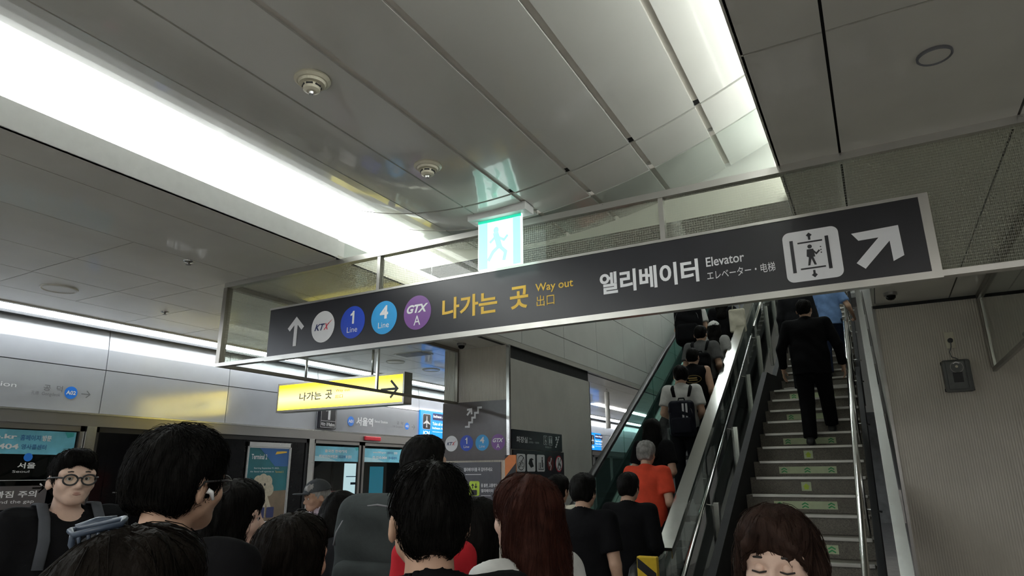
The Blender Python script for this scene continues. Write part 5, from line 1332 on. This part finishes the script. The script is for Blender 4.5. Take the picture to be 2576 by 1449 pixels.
def backpack(label, root_xyz, rz, size, m, strap=None, stripes=None, sh=None, straps=True):
    """rounded pack with pocket, handle loop and two shoulder straps; front (wearer's side) faces +Y"""
    t = thing(empty('backpack', root_xyz, R_(rz)), label, 'backpack')
    w, d, h = size
    f = Field(np.arange(-w, w, .012), np.arange(-d * 1.6, d * 1.2, .012), np.arange(-.05, h + .08, .012))
    f.rbox((0, 0, h / 2), (w / 2, d / 2, h / 2), min(w, d) * .42); V, Q = f.mesh(); V[:, 1] += .006 * np.sin(V[:, 2] * 40 + V[:, 0] * 13); arr('bag', V, Q, m, t)
    f = Field(np.arange(-w, w, .012), np.arange(-d * 1.6, d, .012), np.arange(-.05, h, .012)); f.rbox((0, -d * .45, h * .3), (w * .38, d * .22, h * .22), d * .18); V, Q = f.mesh(); arr('pocket', V, Q, m, t)
    sm = strap or C_BLACK
    obj('handle_loop', tube_bm(bmesh.new(), [(-.04, d * .3, h - .01), (-.03, d * .3, h + .03), (.03, d * .3, h + .03), (.04, d * .3, h - .01)], .008, 8), sm, t)
    if straps:
        Z = (sh if sh else z_root_sh(root_xyz[2], h))
        for sd in (-1, 1):
            xx = sd * .105
            obj('strap', tube_bm(bmesh.new(), [(xx * .8, d * .45, Z - .13), (xx, d * .5 + .025, Z - .035), (xx, d * .5 + .09, Z + .012), (xx, d * .5 + .15, Z + .012), (xx, d * .5 + .215, Z - .045), (xx, d * .5 + .255, Z - .13), (xx * 1.1, d * .5 + .27, Z - .24)], .022, 10, True, .007), sm, t)
    obj('zip', tube_bm(bmesh.new(), [(w * .47 * math.cos(a) * .9, -d * .5 + .012, h * .62 + h * .3 * math.sin(a)) for a in [math.pi * k / 10 for k in range(11)]], .004, 6), M_inkgrey, t)
    if stripes:
        for k in (0, 1):
            box('stripe', .015 + k * .04, .037 + k * .04, -d * .5 - .004, -d * .5 + .01, h * .30, h * .90, stripes, t)
    return t

def cap_on(root, hp, s, m, name='cap', brim=True, Rm_=None):
    f = Field(np.arange(-.15 * s, .15 * s, .006), np.arange(-.18 * s, .28 * s, .006), np.arange(1.45 * s, 1.80 * s, .006))
    f.ell(hp(0, -.016, 1.622), (.097 * s, .118 * s, .105 * s), 0)
    c0 = np.array(hp(0, 0, 1.628)); up = np.array(hp(0, 0, 1.728)) - c0; up = up / np.linalg.norm(up)
    f.cut(-up, -float(up @ c0)); 
    if brim: f.ell(hp(0, .125, 1.628), (.075 * s, .075 * s, .0085 * s), .006)
    V, Q = f.mesh(); c = arr(name, V, Q, m, root)
    bm = bmesh.new(); bmesh.ops.create_uvsphere(bm, u_segments=10, v_segments=6, radius=.008, matrix=Matrix.Translation(hp(0, -.016, 1.727))); obj('button', bm, m, c, True)

# ---- waiting crowd on the platform
r, hp, J, s = person('man in black T-shirt and round black glasses looking towards the escalator', -3.2, 1.70, H=1.765, face=-100, yaw=-4, hair='crop', skin=1, facial=True, fine=.0065, arms=('bent', 'hang'))
glasses(r, hp, s, M_inkblk, .0038)
backpack('black backpack with pale edged straps on man with round glasses', (-3.40, 1.735, 1.02), -100, (.30, .16, .46), C_BLACK, cloth('strap_grey', (.07, .075, .085)), sh=.505)
r, hp, J, s = person('woman with dark brown hair and blue claw clip, nearest bottom left', -.985, .625, H=1.565, hair='long', hc='dark', fine=.0062, hairlen=1.25, build=.9)
M_clip = mat('claw_clip_blue', (.05, .07, .105), .35, noise=.1)
clip = empty('hair_clip'); clip.parent = r; clip.location = (-.035, -.035, 1.573); clip.scale = (.72, .72, .72); clip.rotation_euler = (R_(-30), R_(-12), R_(62)); clip['label'] = 'slate blue plastic hair clip'
bm = bmesh.new()
for sd in (-1, 1):
    tube_bm(bm, [(-.04, sd * .006, .012), (-.045, sd * .03, .0), (-.04, sd * .045, -.018), (.04, sd * .045, -.018), (.048, sd * .03, .0), (.04, sd * .006, .012), (-.04, sd * .006, .012)], .0065, 8, True)
    for k in range(5): tube_bm(bm, [(-.032 + k * .016, sd * .044, -.018), (-.032 + k * .016, sd * .034, -.038)], [.005, .0025], 6)
obj('claw', bm, M_clip, clip)
obj('bow', tube_bm(bmesh.new(), [(-.035, 0, .014), (0, 0, .020), (.035, 0, .014)], .011, 10), M_clip, clip)
r, hp, J, s = person('man with thick black hair, glasses and white earbud, turned right', -1.50, 1.035, H=1.755, face=10, hair='short', facial=True, fine=.0062, skin=0)
glasses(r, hp, s, M_inkblk, .0026)
eb = bmesh.new(); tube_bm(eb, [hp(.084, .004, 1.566), hp(.090, .010, 1.562), hp(.092, .016, 1.545)], [.007, .006, .0035], 8); obj('earbud', eb, mat('earbud_white', (.7, .7, .7), .3, noise=.02), r)
r, hp, J, s = person('woman with long straight black hair and white top, in profile', -1.94, 1.55, H=1.625, face=-20, yaw=-18, hair='long', hc='black', top=C_WHITE, skin=1, facial=True, fine=.0075, hairlen=1.33, build=.92)
obj('bag_strap', tube_bm(bmesh.new(), [(.13 * s, -.135, 1.20 * s), (.11 * s, -.105, 1.36 * s), (.10 * s, -.06, 1.462 * s), (.098 * s, .01, 1.475 * s), (.10 * s, .07, 1.43 * s), (.11 * s, .125, 1.30 * s)], .020, 10, True, .006), C_BLACK, r)
person('woman with dark rounded hair seen from behind, bottom centre left', -1.45, 1.375, H=1.535, face=5, hair='bob', hc='dark', fine=.0075, build=.9)
r, hp, J, s = person('older man in grey cap and pale pink shirt facing left', -3.97, 4.01, H=1.60, face=150, yaw=8, pitch=-10, hair='crop', hc='grey', top=C_PINK, skin=2, facial=True, fine=.008, collar=True)
cap_on(r, hp, s, cloth('cap_grey', (.06, .065, .07)))
backpack('navy bag on back of older man in grey cap', (-4.05, 4.19, 1.05), 150, (.26, .12, .38), C_NAVY, sh=.32)
person('person with dark hair bowing head, beside man in grey cap', -2.68, 2.83, H=1.56, face=-15, pitch=-22, hair='bob', hc='black', fine=.009, top=C_DARK, build=.92)
person('tall man with cropped black hair carrying a big grey pack', -1.78, 2.41, H=1.815, face=8, hair='crop', fine=.009, top=C_DARK)
backpack('large grey backpack on the tall man in the middle', (-1.73, 2.135, 1.08), 8, (.44, .22, .50), cloth('pack_grey', (.045, .052, .052)), C_BLACK, sh=.46)
person('man with short black hair and bare neck in front, bottom centre', -.88, 1.22, H=1.672, face=48, hair='crop', fine=.0062, skin=0)
person('person in navy shirt behind man with bare neck', -1.29, 2.07, H=1.555, face=0, hair='bob', hc='black', top=C_NAVY, fine=.009, build=1.0)
backpack('red backpack with black straps worn by person in navy', (-1.31, 1.845, .98), 0, (.30, .15, .47), cloth('pack_red', (.50, .025, .035)), sh=.36)
r, hp, J, s = person('woman with red-brown hair and white ruffled sleeves facing left', -.985, 1.88, H=1.635, face=70, yaw=8, hair='long', hc='red', top=C_WHITE, sleeve='cap', skin=1, facial=True, fine=.0075, hairlen=1.36, build=.88)
for q in (0, 1):       # ruffles round the cap sleeves
    a = J['sho', q]; d = J['elb', q] - a; d = d / np.linalg.norm(d); c = a + d * .075 * s; n1 = np.cross(d, (0, 1, 0)); n1 /= np.linalg.norm(n1); n2 = np.cross(d, n1)
    bm = bmesh.new()
    for lay in (0, 1):
        tube_bm(bm, [c + d * (.012 * math.sin(9 * t) + .022 * lay) + (n1 * math.cos(t) + n2 * math.sin(t)) * (.074 + .007 * math.cos(12 * t + lay)) * s for t in [2 * math.pi * k / 48 for k in range(49)]], .011, 6, False)
    obj('ruffle', bm, C_WHITE, r, True)
person('person in black T-shirt with bare arms in queue before escalator', -1.83, 4.33, H=1.64, face=0, hair='short', fine=.010, arms=('hang', 'hang'))
person('person in cream T-shirt partly behind person in black T-shirt', -2.36, 5.05, H=1.63, face=0, hair='short', fine=.010, top=C_CREAM, arms=('hang', 'hang'))
person('person in black with dark hair right before the escalator foot', -1.86, 5.36, H=1.645, face=0, hair='short', fine=.010, sleeve='long', arms=('bent', 'bent'))

# woman walking towards the camera
r, hp, J, s = person('woman with brown hair and fringe looking down, in front of stairs', -.235, 1.70, H=1.565, face=184, pitch=-7, yaw=-6, hair='front', hc='brown', skin=1, facial='closed', fine=.0062, build=.9, arms=('hang', 'phone'))
for sd in (-1, 1):
    bm = bmesh.new(); bmesh.ops.create_uvsphere(bm, u_segments=10, v_segments=8, radius=.0045, matrix=Matrix.Translation(hp(sd * .084, .0, 1.535))); obj('earring', bm, M_steel2, r, True)

# ---- riders on the escalator
EX = -2.03
person('grey haired person in coral red shirt at the escalator foot', -1.99, 6.3, ez(6.3) + .006, H=1.65, hair='short', hc='grey', top=C_RED, fine=.010, build=.95, arms=('bent', 'bent'))
person('person in black with long black hair ahead of the red shirt', -2.08, 6.86, ez(6.86) + .006, H=1.58, hair='long', hc='black', fine=.010, build=.92, arms=('bent', 'bent'))
r, hp, J, s = person('young man in white T-shirt with striped backpack on escalator', -2.0, 7.9, ez(7.9) + .006, H=1.69, face=6, yaw=14, hair='short', top=C_WHITE, fine=.009, build=.95, arms=('bent', 'bent'))
backpack('navy drawstring backpack with two white stripes', (-1.97, 7.70, ez(7.9) + .84), 6, (.30, .13, .42), cloth('pack_navy', (.012, .013, .02), .5), C_BLACK, mat('stripe_white', (.6, .6, .62), .5, noise=.03), sh=.60)
r, hp, J, s = person('man in black sleeveless shirt with gold oval print on back', -1.97, 8.47, ez(8.47) + .006, H=1.67, face=0, hair='crop', sleeve='none', fine=.010, build=.95, arms=('bent', 'bent'))
M_gold = mat('gold_print', (.35, .24, .07), .5, noise=.1)
p = Print((0, -.150, 1.25), (1, 0, 0), (0, 0, 1), r); p.ring('back_print', M_gold, .02, 0, .105, .05, .006); p.rect('back_print', M_gold, -.04, .07, .005, .022); p.rect('back_print', M_gold, -.035, .075, -.02, -.006); p.rect('back_print', M_gold, -.02, .06, -.085, -.078); p.done()
r, hp, J, s = person('man in dark grey T-shirt with black straps on escalator', -1.98, 9.1, ez(9.1) + .006, H=1.735, face=0, hair='crop', top=C_GREY, fine=.010, arms=('bent', 'bent'), build=.95)
backpack('black backpack on man in dark grey T-shirt', (-1.98, 8.90, ez(9.1) + .92), 0, (.30, .12, .40), C_BLACK, sh=.575)
r, hp, J, s = person('person in white cap and striped top on escalator', -1.90, 9.68, ez(9.68) + .006, H=1.555, face=0, yaw=10, hair='long', hc='black', top=C_STRIPE, fine=.010, build=.88, arms=('bent', 'bent'))
cap_on(r, hp, s, C_WHITE, 'cap')
person('person in white shirt carrying big black bag high on escalator', -2.44, 10.62, ez(10.62) + .006, H=1.72, hair='short', top=C_WHITE, fine=.012, arms=('bent', 'bent'))
backpack('very large black bag on rider high on escalator', (-2.42, 10.33, ez(10.62) + .82), 0, (.44, .26, .66), C_BLACK, sh=.66)
person('long haired person in black near the top of the view, escalator', -1.95, 10.75, ez(10.75) + .006, H=1.63, hair='long', hc='black', fine=.012, arms=('bent', 'bent'), build=.95)
t = thing(empty('tote_bag', (-1.68, 10.45, ez(10.75) + .92)), 'cream cloth tote bag hanging beside long haired rider', 'bag')
f = Field(np.arange(-.16, .16, .01), np.arange(-.08, .08, .008), np.arange(-.03, .42, .01)); f.rbox((0, 0, .18), (.125, .035, .19), .03); V, Q = f.mesh(); V[:, 1] += .006 * np.sin(V[:, 2] * 30 + V[:, 0] * 15); arr('bag', V, Q, C_CREAM, t)
obj('strap', tube_bm(bmesh.new(), [(-.06, -.02, .36), (-.04, -.01, .50), (-.02, 0, .56), (.02, 0, .56), (.04, -.01, .50), (.06, -.02, .36)], .012, 8, True, .005), C_CREAM, t)

# ---- climbers on the stairs
person('man in black jacket and trousers climbing the granite stairs', -.545, 8.06, 1.921, H=1.665, face=-2, hair='crop', top=C_BLACK, sleeve='long', low=C_BLACK, legs='step', arms=('out', 'out'), fine=.009, build=1.16, yaw=-8, legw=.026)
person('person in dark clothes on the landing beyond the black jacket', -.79, 10.2, 2.721, H=1.70, hair='short', top=C_DARK, sleeve='long', fine=.012)
person('man in light blue shirt holding the stair handrail high up', -.405, 11.2, 3.041, H=1.66, hair='short', top=C_BLUE, low=C_JEAN, legs='step', arms=('hang', 'rail'), fine=.010)
